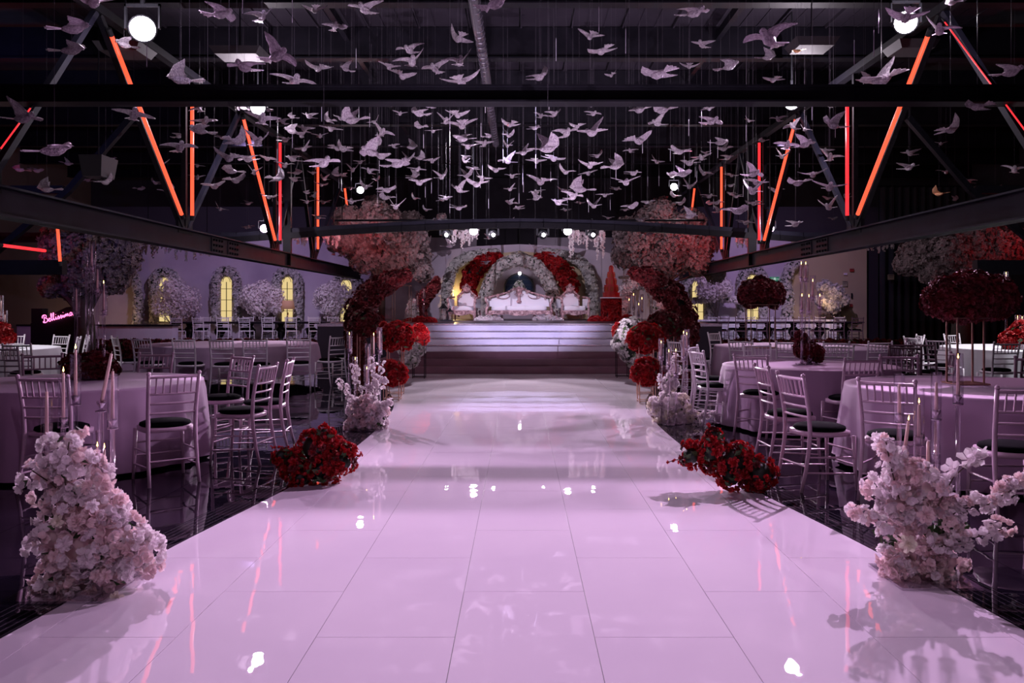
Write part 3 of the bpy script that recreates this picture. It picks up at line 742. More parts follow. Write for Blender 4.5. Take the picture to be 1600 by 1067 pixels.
p = at(1414, 712, 4.5); candle_stand((p.x, 4.5, 0), p.z, 'clear acrylic candle stand without glass holding a leaning lit candle, near right', 'acrylic stands at near right flowers', None)
candle((p.x, 4.5, p.z+.035), .15, .0095, 1, 'lit candle leaning slightly right without a glass, near right', 'acrylic stands at near right flowers, candles', (0, .12))
stands_px([(546, 518, 552, 524, 1, .2, 'the leftmost tall'), (555, 558, 592, 563, 1, 0, 'short left'), (575, 537, 578, 542, 0, .3, 'middle'), (584, 0, 560, 525, 1, .1, 'glassless'), (593, 512, 554, 517, 0, .2, 'tallest right'), (573, 570, 606, 578, 1, -.1, 'lowest')],
          10.1, 'stands at middle left flowers', 'in the second left white flowers', 1.25, cr=.0095)
stands_px([(1033, 529, 563, 537, 1, .1, 'the leftmost'), (1045, 543, 577, 551, 1, -.1, 'front'), (1056, 560, 590, 550, 1, 0, 'lowest'), (1068, 524, 563, 522, 1, .2, 'inner right'), (1073, 515, 550, 524, 1, .3, 'tallest right')],
          10.4, 'stands at middle right flowers', 'in the second right white flowers', 1.25, cr=.0095)
stands_px([(119, 449, 495, 452, 0, 0, 'leftmost'), (136, 418, 425, 424, 0, .1, 'tallest thin'), (143, 378, 425, 384, 0, .05, 'tallest'), (152, 416, 460, 421, 0, 0, 'middle'), (162, 448, 493, 444, 1, -.05, 'rightmost')],
          8.2, 'tall stands on near left table', 'towering over the near left table', 1.3, .748, cr=.008)
stands_px([(1252, 415, 440, 414, 1, 0, 'upper left'), (1259, 414, 441, 414, 1, .1, 'upper right'), (1270, 431, 470, 441, 1, 0, 'middle high'), (1253, 463, 490, 464, 1, -.15, 'lower left'), (1264, 463, 492, 465, 1, -.1, 'lower middle'), (1281, 456, 485, 464, 1, .05, 'lower right')],
          10.35, 'tall stands on second right table', 'on the second right table', 1.2, .748, cr=.010)
stands_px([(1572, 425, 450, 429, 1, 0, 'tallest'), (1590, 492, 520, 497, 1, 0, 'left low'), (1597, 493, 521, 498, 1, .1, 'right low')], 14.0, 'stands on far right table', 'on the spotlit right table', 1.4, .748)
stands_px([(2, 462, 500, 470, 0, 0, 'tall left'), (8, 485, 515, 492, 0, .1, 'shorter right')], 14.2, 'stands on far left table', 'on the spotlit left table', 1.4, .748)
stands_px([(983, 462, 490, 470, 1, 0, 'leftmost'), (990, 455, 484, 462, 1, .3, 'second'), (998, 470, 495, 477, 1, 0, 'third'), (1003, 460, 488, 468, 1, .4, 'rightmost')], 22.4, 'stands on the stage right', 'on the right side of the stage', 1.7, 1.05, cr=.012)
stands_px([(652, 455, 480, 462, 0, 0, 'left'), (662, 448, 470, 452, 0, .3, 'tall right')], 22.4, 'stands on the stage left', 'on the left side of the stage', 1.7, 1.05, cr=.012)
# ------------------------------------------------------------------ flower arrangements by the aisle
def tmset(prefix, tmpls, mats): return [tm_mesh(prefix, t, m) for t in tmpls for m in mats]
WHITE_BL = tmset('blossom', CLUST, [M['white_petal'], M['white_petal'], M['pink_petal']])
WROSE = [tm_mesh('rose', ROSE, M['pink_petal']), tm_mesh('rose', ROSE, M['cream_petal']), tm_mesh('rose', ROSE, M['white_petal'])]
RROSE = [tm_mesh('rose', ROSE, M['red']), tm_mesh('rose', ROSE, M['red']), tm_mesh('rose', ROSE, M['deep_red'])]
RBL = tmset('blossom', CLUST, [M['red']])
LEAFM = tm_mesh('leaf', LEAF, M['leaf'])
def place_pieces(t, name, meshes, pts, size, rnd, maxn=300, var=.25):
    for p, nrm in pts[:maxn]:
        o = link(name, rnd.choice(meshes), t, p)
        q = Vector(nrm).to_track_quat('Z', 'Y'); q.rotate(Matrix.Rotation(rnd.uniform(0, 6.28), 3, Vector(nrm).normalized()))
        o.rotation_euler = q.to_euler(); s = size*rnd.uniform(1-var, 1+var); o.scale = (s, s, s)
def core(blobs, m, t, k=.72, name='foliage_core'):
    mb = MB()
    for c, r in blobs: mb.ball(c, (r[0]*k, r[1]*k, r[2]*k), 8, 5)
    return mb.build(name, m, t, True)
def branch(t, pts, nb, meshes, size, rnd, twig=.0035):
    pts = [Vector(p) for p in pts]
    MB().tube(pts, [twig*1.4]+[twig]*(len(pts)-1), 5).build('twig', M['twig'], t)
    for i in range(nb):
        u = (.12+.88*i/max(1, nb-1))*(len(pts)-1); k = min(int(u), len(pts)-2); p = pts[k].lerp(pts[k+1], u-k)
        p += Vector([rnd.uniform(-1, 1)*size*.5 for _ in range(3)])
        o = link('blossom', rnd.choice(meshes), t, p); o.rotation_euler = (rnd.uniform(-1.3, 1.3), rnd.uniform(-1.3, 1.3), rnd.uniform(0, 6)); s = size*rnd.uniform(.8, 1.2); o.scale = (s, s, s)

rnd = random.Random(11)
# near left
Y = 4.35; b0 = at(140, 0, Y); b0.z = 0
t = thing('flower_arrangement', 'tall tumbling blush white blossom arrangement at near left aisle edge', 'flowers', b0, group='white aisle arrangements')
bl = pxblobs([(85, 905, 24), (130, 905, 36), (180, 890, 40), (222, 862, 26), (178, 845, 42), (135, 850, 48), (92, 832, 30), (150, 805, 38), (112, 790, 38), (82, 765, 28), (62, 742, 14), (118, 740, 34), (100, 703, 20), (140, 752, 26), (110, 672, 9)], Y, b0, 1.0, .06, rnd)
core(bl[:9], M['pink_petal'], t, .7)
place_pieces(t, 'blossom', WHITE_BL, sample_blobs(bl, 290, rnd, (.75, 1.08)), .060, rnd)
place_pieces(t, 'rose', WROSE, [(at(x, y, Y-.16)-b0, (0.1, -1, .2)) for x, y in ((98, 795), (118, 815), (145, 790), (100, 850), (85, 870), (130, 875), (165, 900), (182, 935), (90, 815), (150, 900), (200, 900))], .036, rnd)
place_pieces(t, 'leaf', [LEAFM], sample_blobs(bl, 60, rnd, (.7, 1.0)), .07, rnd)
for q in ([(130, 900), (150, 860), (190, 845)], [(110, 800), (100, 740), (108, 690)], [(120, 790), (80, 755), (50, 735)], [(160, 930), (95, 925), (58, 935)]):
    branch(t, [at(x, y, Y-.1)-b0 for x, y in q], 9, WHITE_BL, .052, rnd)
MB().box((-.06, 0, .006), (.5, .5, .012)).build('clear_base', M['acrylic'], t)
# near right
Y = 4.5; b0 = at(1437, 0, Y); b0.z = 0
t = thing('flower_arrangement', 'white orchid and blossom arrangement with long sprays at near right aisle edge', 'flowers', b0, group='white aisle arrangements')
bl1 = pxblobs([(1402, 880, 24), (1440, 885, 28), (1478, 874, 24), (1440, 862, 30)], Y, b0, 1.0)
bl2 = pxblobs([(1425, 800, 26), (1450, 772, 26), (1470, 795, 20), (1400, 780, 22), (1404, 738, 18), (1388, 704, 11), (1374, 765, 13), (1440, 748, 20), (1385, 685, 7)], Y, b0, 1.0, .05, rnd)
core(bl1+bl2[:4], M['pink_petal'], t, .68)
place_pieces(t, 'blossom', [m for m in WHITE_BL if m.materials[0] == M['pink_petal']]+WHITE_BL[:1], sample_blobs(bl1, 120, rnd, (.8, 1.05)), .050, rnd)
place_pieces(t, 'blossom', WHITE_BL, sample_blobs(bl2, 165, rnd, (.75, 1.1)), .052, rnd)
place_pieces(t, 'rose', WROSE, [(at(x, y, Y-.15)-b0, (0.1, -1, .2)) for x, y in ((1447, 805), (1418, 850), (1472, 762))], .042, rnd)
gl = pxblobs([(1470, 832, 22), (1385, 838, 14), (1500, 822, 12)], Y, b0, 1.0)
place_pieces(t, 'leaf', [LEAFM], sample_blobs(gl, 110, rnd, (.2, 1.0)), .055, rnd)
for q, nb in (([(1450, 860), (1490, 848), (1530, 838), (1575, 824)], 24), ([(1470, 830), (1500, 790), (1545, 788), (1575, 768), (1602, 752)], 28), ([(1420, 850), (1390, 828), (1360, 812), (1333, 800)], 18), ([(1405, 780), (1392, 730), (1384, 688)], 14)):
    branch(t, [at(x, y, Y-.12)-b0 for x, y in q], nb, WHITE_BL, .048, rnd)
OP = tm_mesh('orchid_bloom', petal_flower([(5, 1.0, .75, .15, .1), (3, .4, .3, .8, 0)], random.Random(2)), M['white_petal'])
branch(t, [at(x, y, Y-.15)-b0 for x, y in ((1465, 790), (1490, 745), (1515, 722), (1530, 708))], 11, [OP], .055, rnd)
MB().box((.02, 0, .006), (.42, .42, .012)).build('clear_base', M['acrylic'], t)
# red floor arrangements
for Yr, cx, lst, lb, spr in (
    (6.9, 493, [(500, 735, 26), (462, 726, 26), (535, 722, 18), (490, 700, 26), (507, 678, 12), (440, 712, 12), (520, 705, 20), (470, 745, 18), (545, 705, 10)], 'low bushy red flower arrangement with green leaves on the left floor', [(545, 725, 562, 712), (450, 700, 424, 700), (505, 690, 507, 664), (520, 745, 530, 752)]),
    (6.6, 1140, [(1082, 712, 18), (1110, 702, 22), (1113, 680, 11), (1145, 722, 28), (1185, 738, 24), (1178, 752, 20), (1140, 742, 20), (1205, 742, 10), (1160, 708, 16), (1115, 725, 16)], 'low bushy red flower arrangement with green leaves on the right floor', [(1085, 715, 1044, 722), (1112, 690, 1106, 665), (1190, 730, 1216, 732)])):
    b0 = at(cx, 0, Yr); b0.z = 0
    t = thing('flower_arrangement', lb, 'flowers', b0, group='red aisle arrangements')
    bl = pxblobs(lst, Yr, b0, 1.0, .05, rnd); core(bl, M['dark_leaf'], t, .75)
    pts = sample_blobs(bl, 300, rnd, (.85, 1.15))
    place_pieces(t, 'rose', RROSE, pts[:190], .036, rnd); place_pieces(t, 'blossom', RBL, pts[190:], .038, rnd)
    place_pieces(t, 'leaf', [LEAFM], sample_blobs(bl, 150, rnd, (.95, 1.2)), .06, rnd)
    for x0, y0, x1, y1 in spr: branch(t, [at(x0, y0, Yr)-b0, at((x0+x1)/2, (y0+y1)/2-2, Yr)-b0, at(x1, y1, Yr)-b0], 5, RBL, .022, rnd)
# second white pair
for Yr, cx, lst, sp, lb in (
    (10.0, 570, [(573, 655, 17), (556, 662, 10), (590, 660, 12), (557, 640, 12), (575, 634, 13), (592, 642, 10), (548, 668, 8), (582, 668, 12)],
     [[(562, 635), (545, 618), (532, 598)], [(565, 630), (560, 600), (553, 574)], [(580, 630), (592, 605), (602, 592)], [(582, 620), (583, 590), (584, 560)], [(590, 640), (600, 634), (610, 626)], [(572, 620), (578, 606), (600, 570)]], 'spiky white orchid arrangement over a flower ball, second on the left'),
    (10.6, 1050, [(1045, 630, 15), (1025, 634, 12), (1068, 632, 14), (1038, 655, 15), (1062, 656, 16), (1084, 655, 11), (1046, 600, 10), (1049, 578, 7)],
     [[(1048, 620), (1050, 585), (1052, 560)], [(1042, 620), (1036, 605), (1032, 590)], [(1080, 655), (1100, 650), (1112, 648)], [(1050, 610), (1058, 590), (1057, 572)]], 'cone shaped cream blossom arrangement, second on the right')):
    b0 = at(cx, 0, Yr); b0.z = 0
    t = thing('flower_arrangement', lb, 'flowers', b0, group='white aisle arrangements')
    bl = pxblobs(lst, Yr, b0, 1.0, .04, rnd); core(bl, M['white_petal'], t, .7)
    place_pieces(t, 'blossom', WHITE_BL if cx < 800 else [WHITE_BL[0], WHITE_BL[1], WROSE[1]], sample_blobs(bl, 170, rnd, (.8, 1.05)), .060, rnd)
    place_pieces(t, 'leaf', [LEAFM], sample_blobs(bl, 40, rnd, (.8, 1.05)), .07, rnd)
    for q in sp: branch(t, [at(x, y, Yr-.05)-b0 for x, y in q], 12, WHITE_BL[:2], .05, rnd)
    MB().box((0, 0, .006), (.45, .45, .012)).build('clear_base', M['acrylic'], t)

# ------------------------------------------------------------------ dense flower masses (petals too small to pick apart)
def mass(name, label, cat, base, blobs, n, size, m, seed, group=None, leaves=0, coremat='dark_leaf', tmpl=None, parent=None, k=.82, pname='blossoms'):
    rnd = random.Random(seed); t = parent
    if t is None: t = thing(name, label, cat, base, 0, group)
    core(blobs, M[coremat], t, k)
    pts = sample_blobs(blobs, n, rnd, (.82, 1.16))
    stuff_np(pname, tmpl or ROSE, [(p, d+Vector((rnd.uniform(-.5, .5), rnd.uniform(-.5, .5), rnd.uniform(-.2, .7))), size*rnd.uniform(.7, 1.3), rnd.uniform(0, 6)) for p, d in pts], m, t)
    if leaves: stuff_np('leaves', LEAF, [(p, d, size*rnd.uniform(1, 1.8), rnd.uniform(0, 6)) for p, d in sample_blobs(blobs, leaves, rnd, (.9, 1.2))], M['leaf'], t)
    return t
def path_blobs(path, Y, base, step=.5):
    out = []
    for (x0, y0, r0), (x1, y1, r1) in zip(path, path[1:]):
        n = max(1, int(math.hypot(x1-x0, y1-y0)/(max(2, (r0+r1)/2)*step)))
        for i in range(n):
            u = i/n; r = r0+(r1-r0)*u; out.append((at(x0+(x1-x0)*u, y0+(y1-y0)*u, Y)-Vector(base), (r*Y/F,)*3))
    x, y, r = path[-1]; out.append((at(x, y, Y)-Vector(base), (r*Y/F,)*3)); return out
def path_mass(name, label, cat, path, Y, n, size, m, seed, zf=0, base_px=None, group=None, coremat='dark_leaf', tmpl=None, pname='blossoms', leaves=0):
    b = at(base_px or path[0][0], 0, Y); b.z = zf; rnd = random.Random(seed)
    t = thing(name, label, cat, b, 0, group); bl = path_blobs(path, Y, b)
    mb = MB(); mb.tube([c for c, r in bl], [r[0]*.8 for c, r in bl], 8); mb.build('core', M[coremat], t)
    places = []
    for _ in range(n):
        c, r = rnd.choices(bl, [q[1][0] for q in bl])[0]; d = Vector((rnd.gauss(0, 1), rnd.gauss(0, 1), rnd.gauss(0, 1))).normalized()
        places.append((c+d*r[0]*rnd.uniform(.8, 1.2), d+Vector((rnd.uniform(-.5, .5), rnd.uniform(-.5, .5), rnd.uniform(-.2, .7))), size*rnd.uniform(.7, 1.3), rnd.uniform(0, 6)))
    stuff_np(pname, tmpl or ROSE, places, m, t)
    if leaves: stuff_np('leaves', LEAF, [(p, d, s*1.5, q) for p, d, s, q in rnd.sample(places, min(leaves, n))], M['leaf'], t)
    return t
path_mass('flower_crescent', 'tall dark red rose crescent curling right, left of the stage', 'flower arch', [(566, 596, 11), (560, 560, 13), (555, 525, 14), (556, 500, 16), (562, 478, 19), (577, 460, 18), (597, 446, 14), (616, 436, 11), (634, 431, 7)], 15.5, 1300, .062, M['deep_red'], 21, base_px=562, group='rose crescents')
path_mass('flower_crescent', 'tall dark red rose crescent curling left, right of the stage', 'flower arch', [(1072, 596, 11), (1074, 545, 13), (1073, 512, 16), (1064, 485, 19), (1050, 462, 19), (1031, 445, 16), (1010, 431, 12), (992, 426, 7)], 15.5, 1300, .062, M['deep_red'], 22, base_px=1073, group='rose crescents')

def rod_stand(loc, w, h, label, top=True, m='gold', group='rod flower stands'):
    t = thing('flower_stand', label, 'flower stand', loc, 0, group)
    for sx in (-1, 1):
        for sy in (-1, 1): MB().box((sx*w/2, sy*w/2, h/2), (.014, .014, h)).build('leg', M[m], t)
    MB().box((0, 0, h-.006), (w+.03, w+.03, .012)).build('top_plate', M[m], t)
    MB().box((0, -w/2, .03), (w, .012, .012)).box((0, w/2, .03), (w, .012, .012)).box((-w/2, 0, .03), (.012, w, .012)).box((w/2, 0, .03), (.012, w, .012)).build('foot_frame', M[m], t)
    return t
# balls of roses on stands beside the aisle end
for px, py, rx, ry, Y, st, lb in (
    (571, 503, 30, 19, 14.6, 1, 'red rose ball with buds in front of the left crescent'), (618, 523, 30, 21, 13.9, 1, 'red rose ball on tall rods, second from left'),
    (655, 522, 14, 15, 17.2, 1, 'small red rose ball touching the left end of the steps'), (613, 581, 22, 17, 13.1, 1, 'low red rose ball on short rods at left aisle edge'),
    (1040, 507, 30, 20, 14.6, 1, 'red rose ball in front of the right crescent'), (1008, 527, 28, 21, 13.9, 1, 'red rose ball on tall rods right of the steps'),
    (972, 517, 14, 14, 17.4, 1, 'small red rose ball touching the right end of the steps'), (1010, 580, 23, 18, 12.8, 1, 'low red rose ball on short rods at right aisle edge')):
    c = at(px, py, Y); b = Vector((c.x, c.y, 0)); r = rx*Y/F; rz = ry*Y/F; zb = c.z-rz*.62
    rod_stand(b, .24, zb, ('black' if px in (655, 972) else 'gold')+' rod stand under the '+lb.replace('red rose ball', 'rose ball'), m='steel' if px in (655, 972) else 'gold')
    base = Vector((c.x, c.y, zb))
    bl = [(Vector((0, 0, rz*.6)), (r*.8, r*.75, rz)), (Vector((r*.45, -.03, rz*.4)), (r*.5, r*.5, rz*.75)), (Vector((-r*.45, -.02, rz*.45)), (r*.5, r*.5, rz*.75))]
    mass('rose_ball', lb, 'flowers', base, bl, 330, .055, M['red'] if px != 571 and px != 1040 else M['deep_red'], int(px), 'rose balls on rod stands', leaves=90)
# grey foliage beside the steps
for side, lst, lb in ((1, [(985, 520, 20), (990, 545, 22), (1000, 562, 16), (972, 535, 14)], 'smoky pale foliage heap spilling down right of the steps'), (-1, [(648, 545, 12), (640, 560, 12), (634, 540, 12)], 'smoky pale foliage heap left of the steps')):
    Y = 17.2; b = at(lst[0][0], 0, Y); b.z = 0
    mass('foliage_heap', lb, 'foliage', b, pxblobs(lst, Y, b), 500, .075, M['grey_petal'], 31+side, 'foliage beside the steps', leaves=150, tmpl=SMALL)

# table centrepieces
def crystal_stand(loc, w, h, label):
    t = thing('flower_stand', label, 'flower stand', loc, 0, 'tall table flower stands')
    for sx, sy in ((-1, -1), (1, -1), (1, 1), (-1, 1)): MB().box((sx*w/2, sy*w/2*.8, h/2), (.014, .014, h)).build('leg', M['gold'], t)
    MB().box((0, 0, h), (w+.05, w+.05, .012)).build('top_plate', M['gold'], t); MB().box((0, 0, .006), (w+.06, w+.06, .012)).build('base_plate', M['gold'], t)
c = at(1508, 497, 7.7); crystal_stand((c.x, 7.7, .748), .24, c.z-.748, 'tall rose gold four legged stand on the near right table')
bl = pxblobs([(1480, 462, 26, 24), (1515, 458, 34, 30), (1552, 462, 30, 27), (1460, 470, 14, 18), (1572, 468, 14, 18), (1505, 485, 30, 14), (1540, 485, 26, 12)], 7.7, c, .8)
mass('rose_centrepiece', 'wide dark red rose cloud on the tall stand at right', 'flowers', c, bl, 1500, .045, M['deep_red'], 41, 'tall red centrepieces', coremat='deep_red')
c = at(1188, 476, 14.6); crystal_stand((c.x, 14.6, .748), .42, c.z-.748, 'tall gold four legged stand on the big middle right table')
bl = pxblobs([(1172, 459, 17, 18), (1190, 455, 19, 19), (1208, 460, 15, 18)], 14.6, c, 1)
mass('rose_centrepiece', 'dark red rose ball on tall gold stand before the right wall', 'flowers', c, bl, 520, .06, M['deep_red'], 42, 'tall red centrepieces', coremat='deep_red')
for px, Y, w, lst, lb in ((1264, 10.35, .2, [(1253, 545, 9, 13), (1266, 550, 12, 12), (1277, 552, 7, 10), (1252, 528, 6, 8)], 'dark red roses in a glass cube on the second right table'),
                          (140, 8.2, .3, [(113, 570, 12, 14), (140, 575, 26, 18), (165, 573, 13, 16), (150, 560, 14, 10), (178, 577, 6, 8)], 'dark red rose ring around the tall candles on near left table'),
                          (5, 14.2, .3, [(2, 520, 9, 14), (12, 528, 6, 10)], 'red roses on the spotlit left table'),
                          (1588, 14.0, .3, [(1580, 532, 12, 14), (1595, 520, 12, 16), (1604, 535, 9, 10)], 'bright red roses on the spotlit right table')):
    b = at(px, 0, Y); b.z = .748
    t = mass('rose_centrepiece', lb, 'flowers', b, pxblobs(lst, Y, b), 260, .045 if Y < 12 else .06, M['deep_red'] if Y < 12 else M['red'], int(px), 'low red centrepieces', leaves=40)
    MB().lathe([(w*.5, 0), (w*.55, .09), (w*.5, .09), (w*.45, .006)], n=4 if px == 1264 else 16).build('bowl', M['acrylic'], t)
# floor flower rows in front of the low platform
rnd = random.Random(77)
for xa, xb, Y, z, m, lb in ((-13.8, -6.0, 27.6, .16, 'deep_red', 'long low row of dark red flowers before the back left platform'), (6.2, 12.8, 27.6, .16, 'deep_red', 'long low row of dark flowers before the back right platform')):
    b = ((xa+xb)/2, Y, 0); bl = [(Vector((x-(xa+xb)/2, 0, z)), (.32, .22, .2)) for x in np.arange(xa, xb, .4)]
    mass('flower_row', lb, 'flowers', b, bl, 900, .09, M[m], int(xb*3)+90, 'floor flower rows', leaves=400)

# ------------------------------------------------------------------ blossom trees
def tree(label, trunk_px, Y, zf, lst, n, size, m, seed, group, zt=None, name='blossom_tree', r=.09):
    b = at(trunk_px, 0, Y); b.z = zf; rnd = random.Random(seed)
    t = thing(name, label, 'tree', b, 0, group)
    bl = pxblobs(lst, Y, b, .9, lst[0][2]*Y/F*.5, rnd)
    cz = sum(x[0].z for x in bl)/len(bl)
    MB().tube([(0, 0, 0), (.03, .02, cz*.35), (-.02, 0, cz*.6), (0, 0, cz*.85)], [r*1.3, r, r*.85, r*.6], 8).build('trunk', M['bark'], t, True)
    for c, q in bl:
        MB().tube([(0, 0, cz*.45), Vector((0, 0, cz*.6)).lerp(c, .5)+Vector((0, 0, -.1)), c], [r*.5, r*.3, r*.1], 5).build('branch', M['bark'], t)
    pts = sample_blobs(bl, n, rnd, (.6, 1.3))
    stuff_np('blossoms', SMALL, [(p, d+Vector((rnd.uniform(-.6, .6), rnd.uniform(-.6, .6), rnd.uniform(-.6, .6))), size*rnd.uniform(.6, 1.3), rnd.uniform(0, 6)) for p, d in pts], m, t)
    return t
BIG = 'large blossom trees'
tree('large pale blossom tree with red glow at far left', 132, 21, 0, [(150, 395, 34), (190, 405, 24), (110, 400, 32), (90, 375, 26), (135, 430, 26), (175, 430, 24), (100, 440, 24), (80, 448, 14), (165, 370, 24), (120, 362, 24), (200, 380, 16)], 11000, .055, M['tree_petal'], 51, BIG, r=.22)
tree('large blossom tree glowing red left of the stage', 596, 26.5, 1.05, [(560, 370, 30), (600, 355, 28), (630, 375, 28), (650, 400, 20), (575, 395, 28), (545, 345, 20), (615, 405, 26), (585, 330, 18), (640, 350, 18), (535, 375, 20), (655, 375, 14), (660, 425, 14), (690, 340, 6)], 13000, .062, M['tree_petal'], 52, BIG)
tree('large blossom tree glowing red right of the stage', 1040, 26.5, 1.05, [(1060, 370, 30), (1020, 355, 28), (990, 380, 26), (975, 400, 16), (1045, 400, 30), (1080, 350, 20), (1010, 410, 22), (1035, 330, 18), (980, 360, 18), (1095, 380, 20), (1090, 410, 18), (1120, 425, 14)], 13000, .062, M['tree_petal'], 53, BIG)
tree('large blossom tree with red glow at far right', 1500, 21, 0, [(1440, 400, 26), (1480, 395, 28), (1520, 390, 28), (1560, 385, 30), (1420, 412, 14), (1500, 415, 24), (1455, 425, 16), (1545, 410, 24), (1530, 365, 22), (1590, 380, 22), (1480, 372, 18)], 11000, .055, M['tree_petal'], 54, BIG, r=.22)
SMT = 'small white blossom trees by the walls'
for px, lst, lb in ((269, [(272, 452, 18), (255, 468, 16), (290, 465, 16), (275, 480, 20), (300, 480, 10), (250, 482, 10)], 'small white blossom tree in front of the first lit window'),
                    (411, [(395, 462, 15), (412, 455, 14), (428, 465, 14), (405, 478, 16), (380, 470, 9), (432, 480, 10)], 'small white blossom tree between second and third lit windows'),
                    (524, [(510, 462, 15), (525, 455, 15), (540, 465, 14), (520, 480, 16), (498, 472, 9)], 'small white blossom tree beside the left rose crescent'),
                    (1309, [(1305, 458, 12), (1290, 448, 10), (1300, 478, 10), (1282, 470, 8), (1318, 468, 8)], 'small thin blossom tree before the beige wall'),
                    (1120, [(1110, 455, 14), (1128, 450, 13), (1100, 440, 12), (1118, 435, 12), (1095, 455, 8)], 'small blossom tree before the right yellow niche')):
    tree(lb, px, 31.9, 0, lst, 3000, .042, M['white_petal'] if px < 1200 else M['grey_petal'], px, SMT, name='small_blossom_tree', r=.05)

# ------------------------------------------------------------------ hanging wisteria
for i, (x0, x1, y0, Y, lens, lb) in enumerate(((220, 335, 380, 24, (10, 30), 'white wisteria strands hanging over the left wall'), (706, 748, 360, 26, (14, 34), 'white wisteria strands hanging left of stage centre'), (888, 945, 362, 26, (16, 46), 'white wisteria strands hanging right of stage centre'),
                                              (440, 530, 365, 25, (10, 26), 'dim wisteria strands behind the left truss'), (1150, 1185, 372, 25, (8, 26), 'pale wisteria strands behind the right truss'), (1345, 1400, 378, 24, (8, 22), 'dim wisteria strands over the beige wall'))):
    rnd = random.Random(60+i); b = at((x0+x1)/2, y0, Y)
    t = thing('hanging_wisteria', lb, 'hanging flowers', b, 0, 'hanging wisteria')
    wd = (x1-x0)*Y/F
    MB().box((0, 0, .03), (wd, .06, .05)).build('rail', M['steel'], t)
    MB().tube([(-wd*.4, 0, .05), (-wd*.4, 0, ZC-b.z)], .01, 4).tube([(wd*.4, 0, .05), (wd*.4, 0, ZC-b.z)], .01, 4).build('hanger', M['steel'], t)
    for k in range(int((x1-x0)/4.2)):
        x = -wd/2+(k+.5)*wd/int((x1-x0)/4.2); L = rnd.uniform(*lens)*Y/F; y = rnd.uniform(-.2, .2); pl = []
        for j in range(int(L/.045)):
            s = .05*(1-.6*j*.045/L); pl.append((Vector((x+rnd.uniform(-.03, .03), y+rnd.uniform(-.03, .03), -j*.045)), Vector((rnd.uniform(-1, 1), -1, -.4)), s, rnd.uniform(0, 6)))
            pl.append((Vector((x+rnd.uniform(-.03, .03), y+rnd.uniform(-.03, .03), -j*.045)), Vector((rnd.uniform(-1, 1), 1, -.4)), s, rnd.uniform(0, 6)))
        if pl: stuff_np('strand', SMALL, pl, M['white_petal'], t, kind=False)
# ------------------------------------------------------------------ back wall windows with garlands
def arch_outline(w, h, n=12):
    r = w/2; return [(-r, 0), (r, 0)]+[(r*math.cos(PI*i/n), h-r+r*math.sin(PI*i/n)) for i in range(n+1)]
def arch_window(num, px, ytop, ybot, wpx, label, Y=32.98, garl=True, seed=0):
    c = at(px, ybot, Y); w = wpx*Y/F; h = (ybot-ytop)*Y/F
    t = bpy.data.objects.new('window_%d' % num, None); col.objects.link(t); t.location = c; t['kind'] = 'structure'
    MB().prism(arch_outline(w, h), 0, .04).build('window_pane', M['pane'], t)
    pts = [(x, -.02, z) for x, z in arch_outline(w, h)]
    MB().tube(pts+[pts[0]], .03, 6).build('window_frame', M['wall_beige'], t)
    b = MB().box((0, -.015, (h-w/2)/2), (.022, .03, h-w/2))
    for i in range(1, 4): b.box((0, -.015, h*.24*i), (w, .03, .018))
    b.tube([(w*.30*math.cos(PI*i/8), -.015, h-w*.5+w*.42*math.sin(PI*i/8)) for i in range(9)], .010, 5)
    b.build('glazing_bars', M['steel'], t)
    if garl:
        R = wpx*.5+7; path = [(px-R, ybot, 5.5), (px-R-1, (ytop+ybot)/2, 6), (px-R, ytop+wpx*.5, 6.5)]
        for i in range(1, 6): a = PI-PI*i/6; path.append((px+R*math.cos(a), ytop+wpx*.5-(R+1)*math.sin(a), 7))
        path += [(px+R, ytop+wpx*.5, 6.5), (px+R+1, (ytop+ybot)/2, 6), (px+R, ybot, 5.5)]
        path_mass('flower_garland', 'white flower garland around the '+label, 'garland', path, 32.7, 2400, .050, M['grey_petal'], 70+seed, zf=c.z, group='garlands round the lit windows', tmpl=SMALL, leaves=260)
arch_window(1, 258, 432, 503, 20, 'first lit arched window from the left', seed=1)
arch_window(2, 354, 431, 503, 19, 'second lit arched window from the left', seed=2)
arch_window(3, 449, 431, 503, 19, 'third lit arched window from the left', seed=3)
arch_window(4, 541, 436, 503, 19, 'fourth lit arched window behind a small tree', seed=4)
arch_window(5, 1090, 437, 503, 19, 'lit arched window right of the stage', seed=5)
arch_window(6, 1176, 428, 503, 19, 'lit arched window behind the red ball stand', seed=6)
path_mass('flower_garland', 'upright pale garland strip at the far left of the lilac wall', 'garland', [(214, 503, 6), (216, 470, 6), (213, 440, 6), (209, 425, 5)], 32.7, 1000, .05, M['grey_petal'], 81, group='garlands round the lit windows', tmpl=SMALL, leaves=140)
path_mass('flower_garland', 'upright pale garland strip where lilac wall meets beige wall', 'garland', [(1228, 503, 8), (1232, 470, 8), (1226, 440, 8), (1234, 418, 8), (1250, 408, 5)], 32.7, 1400, .05, M['grey_petal'], 82, group='garlands round the lit windows', tmpl=SMALL, leaves=180)
path_mass('flower_garland', 'pale flowers lying along the white draped back table', 'garland', [(1085, 470, 4), (1110, 466, 4), (1140, 468, 4), (1160, 470, 3)], 32.3, 420, .08, M['white_petal'], 83, zf=.97, tmpl=SMALL)
# lamp on small table
p = at(450, 505, 31.9); t = thing('table_lamp', 'table lamp with brownish drum shade before the third lit window', 'lamp', (p.x, 31.9, .0))
MB().lathe([(.16, 0), (.16, .03), (.03, .06), (.02, 1.0), (.02, 1.25)], n=10).build('stand', M['brass'], t, True)
z = at(0, 483, 31.9).z; MB().lathe([(.26, z), (.20, z+.33), (.19, z+.33), (.25, z)], n=20).build('lamp_shade', M['shade'], t, True)
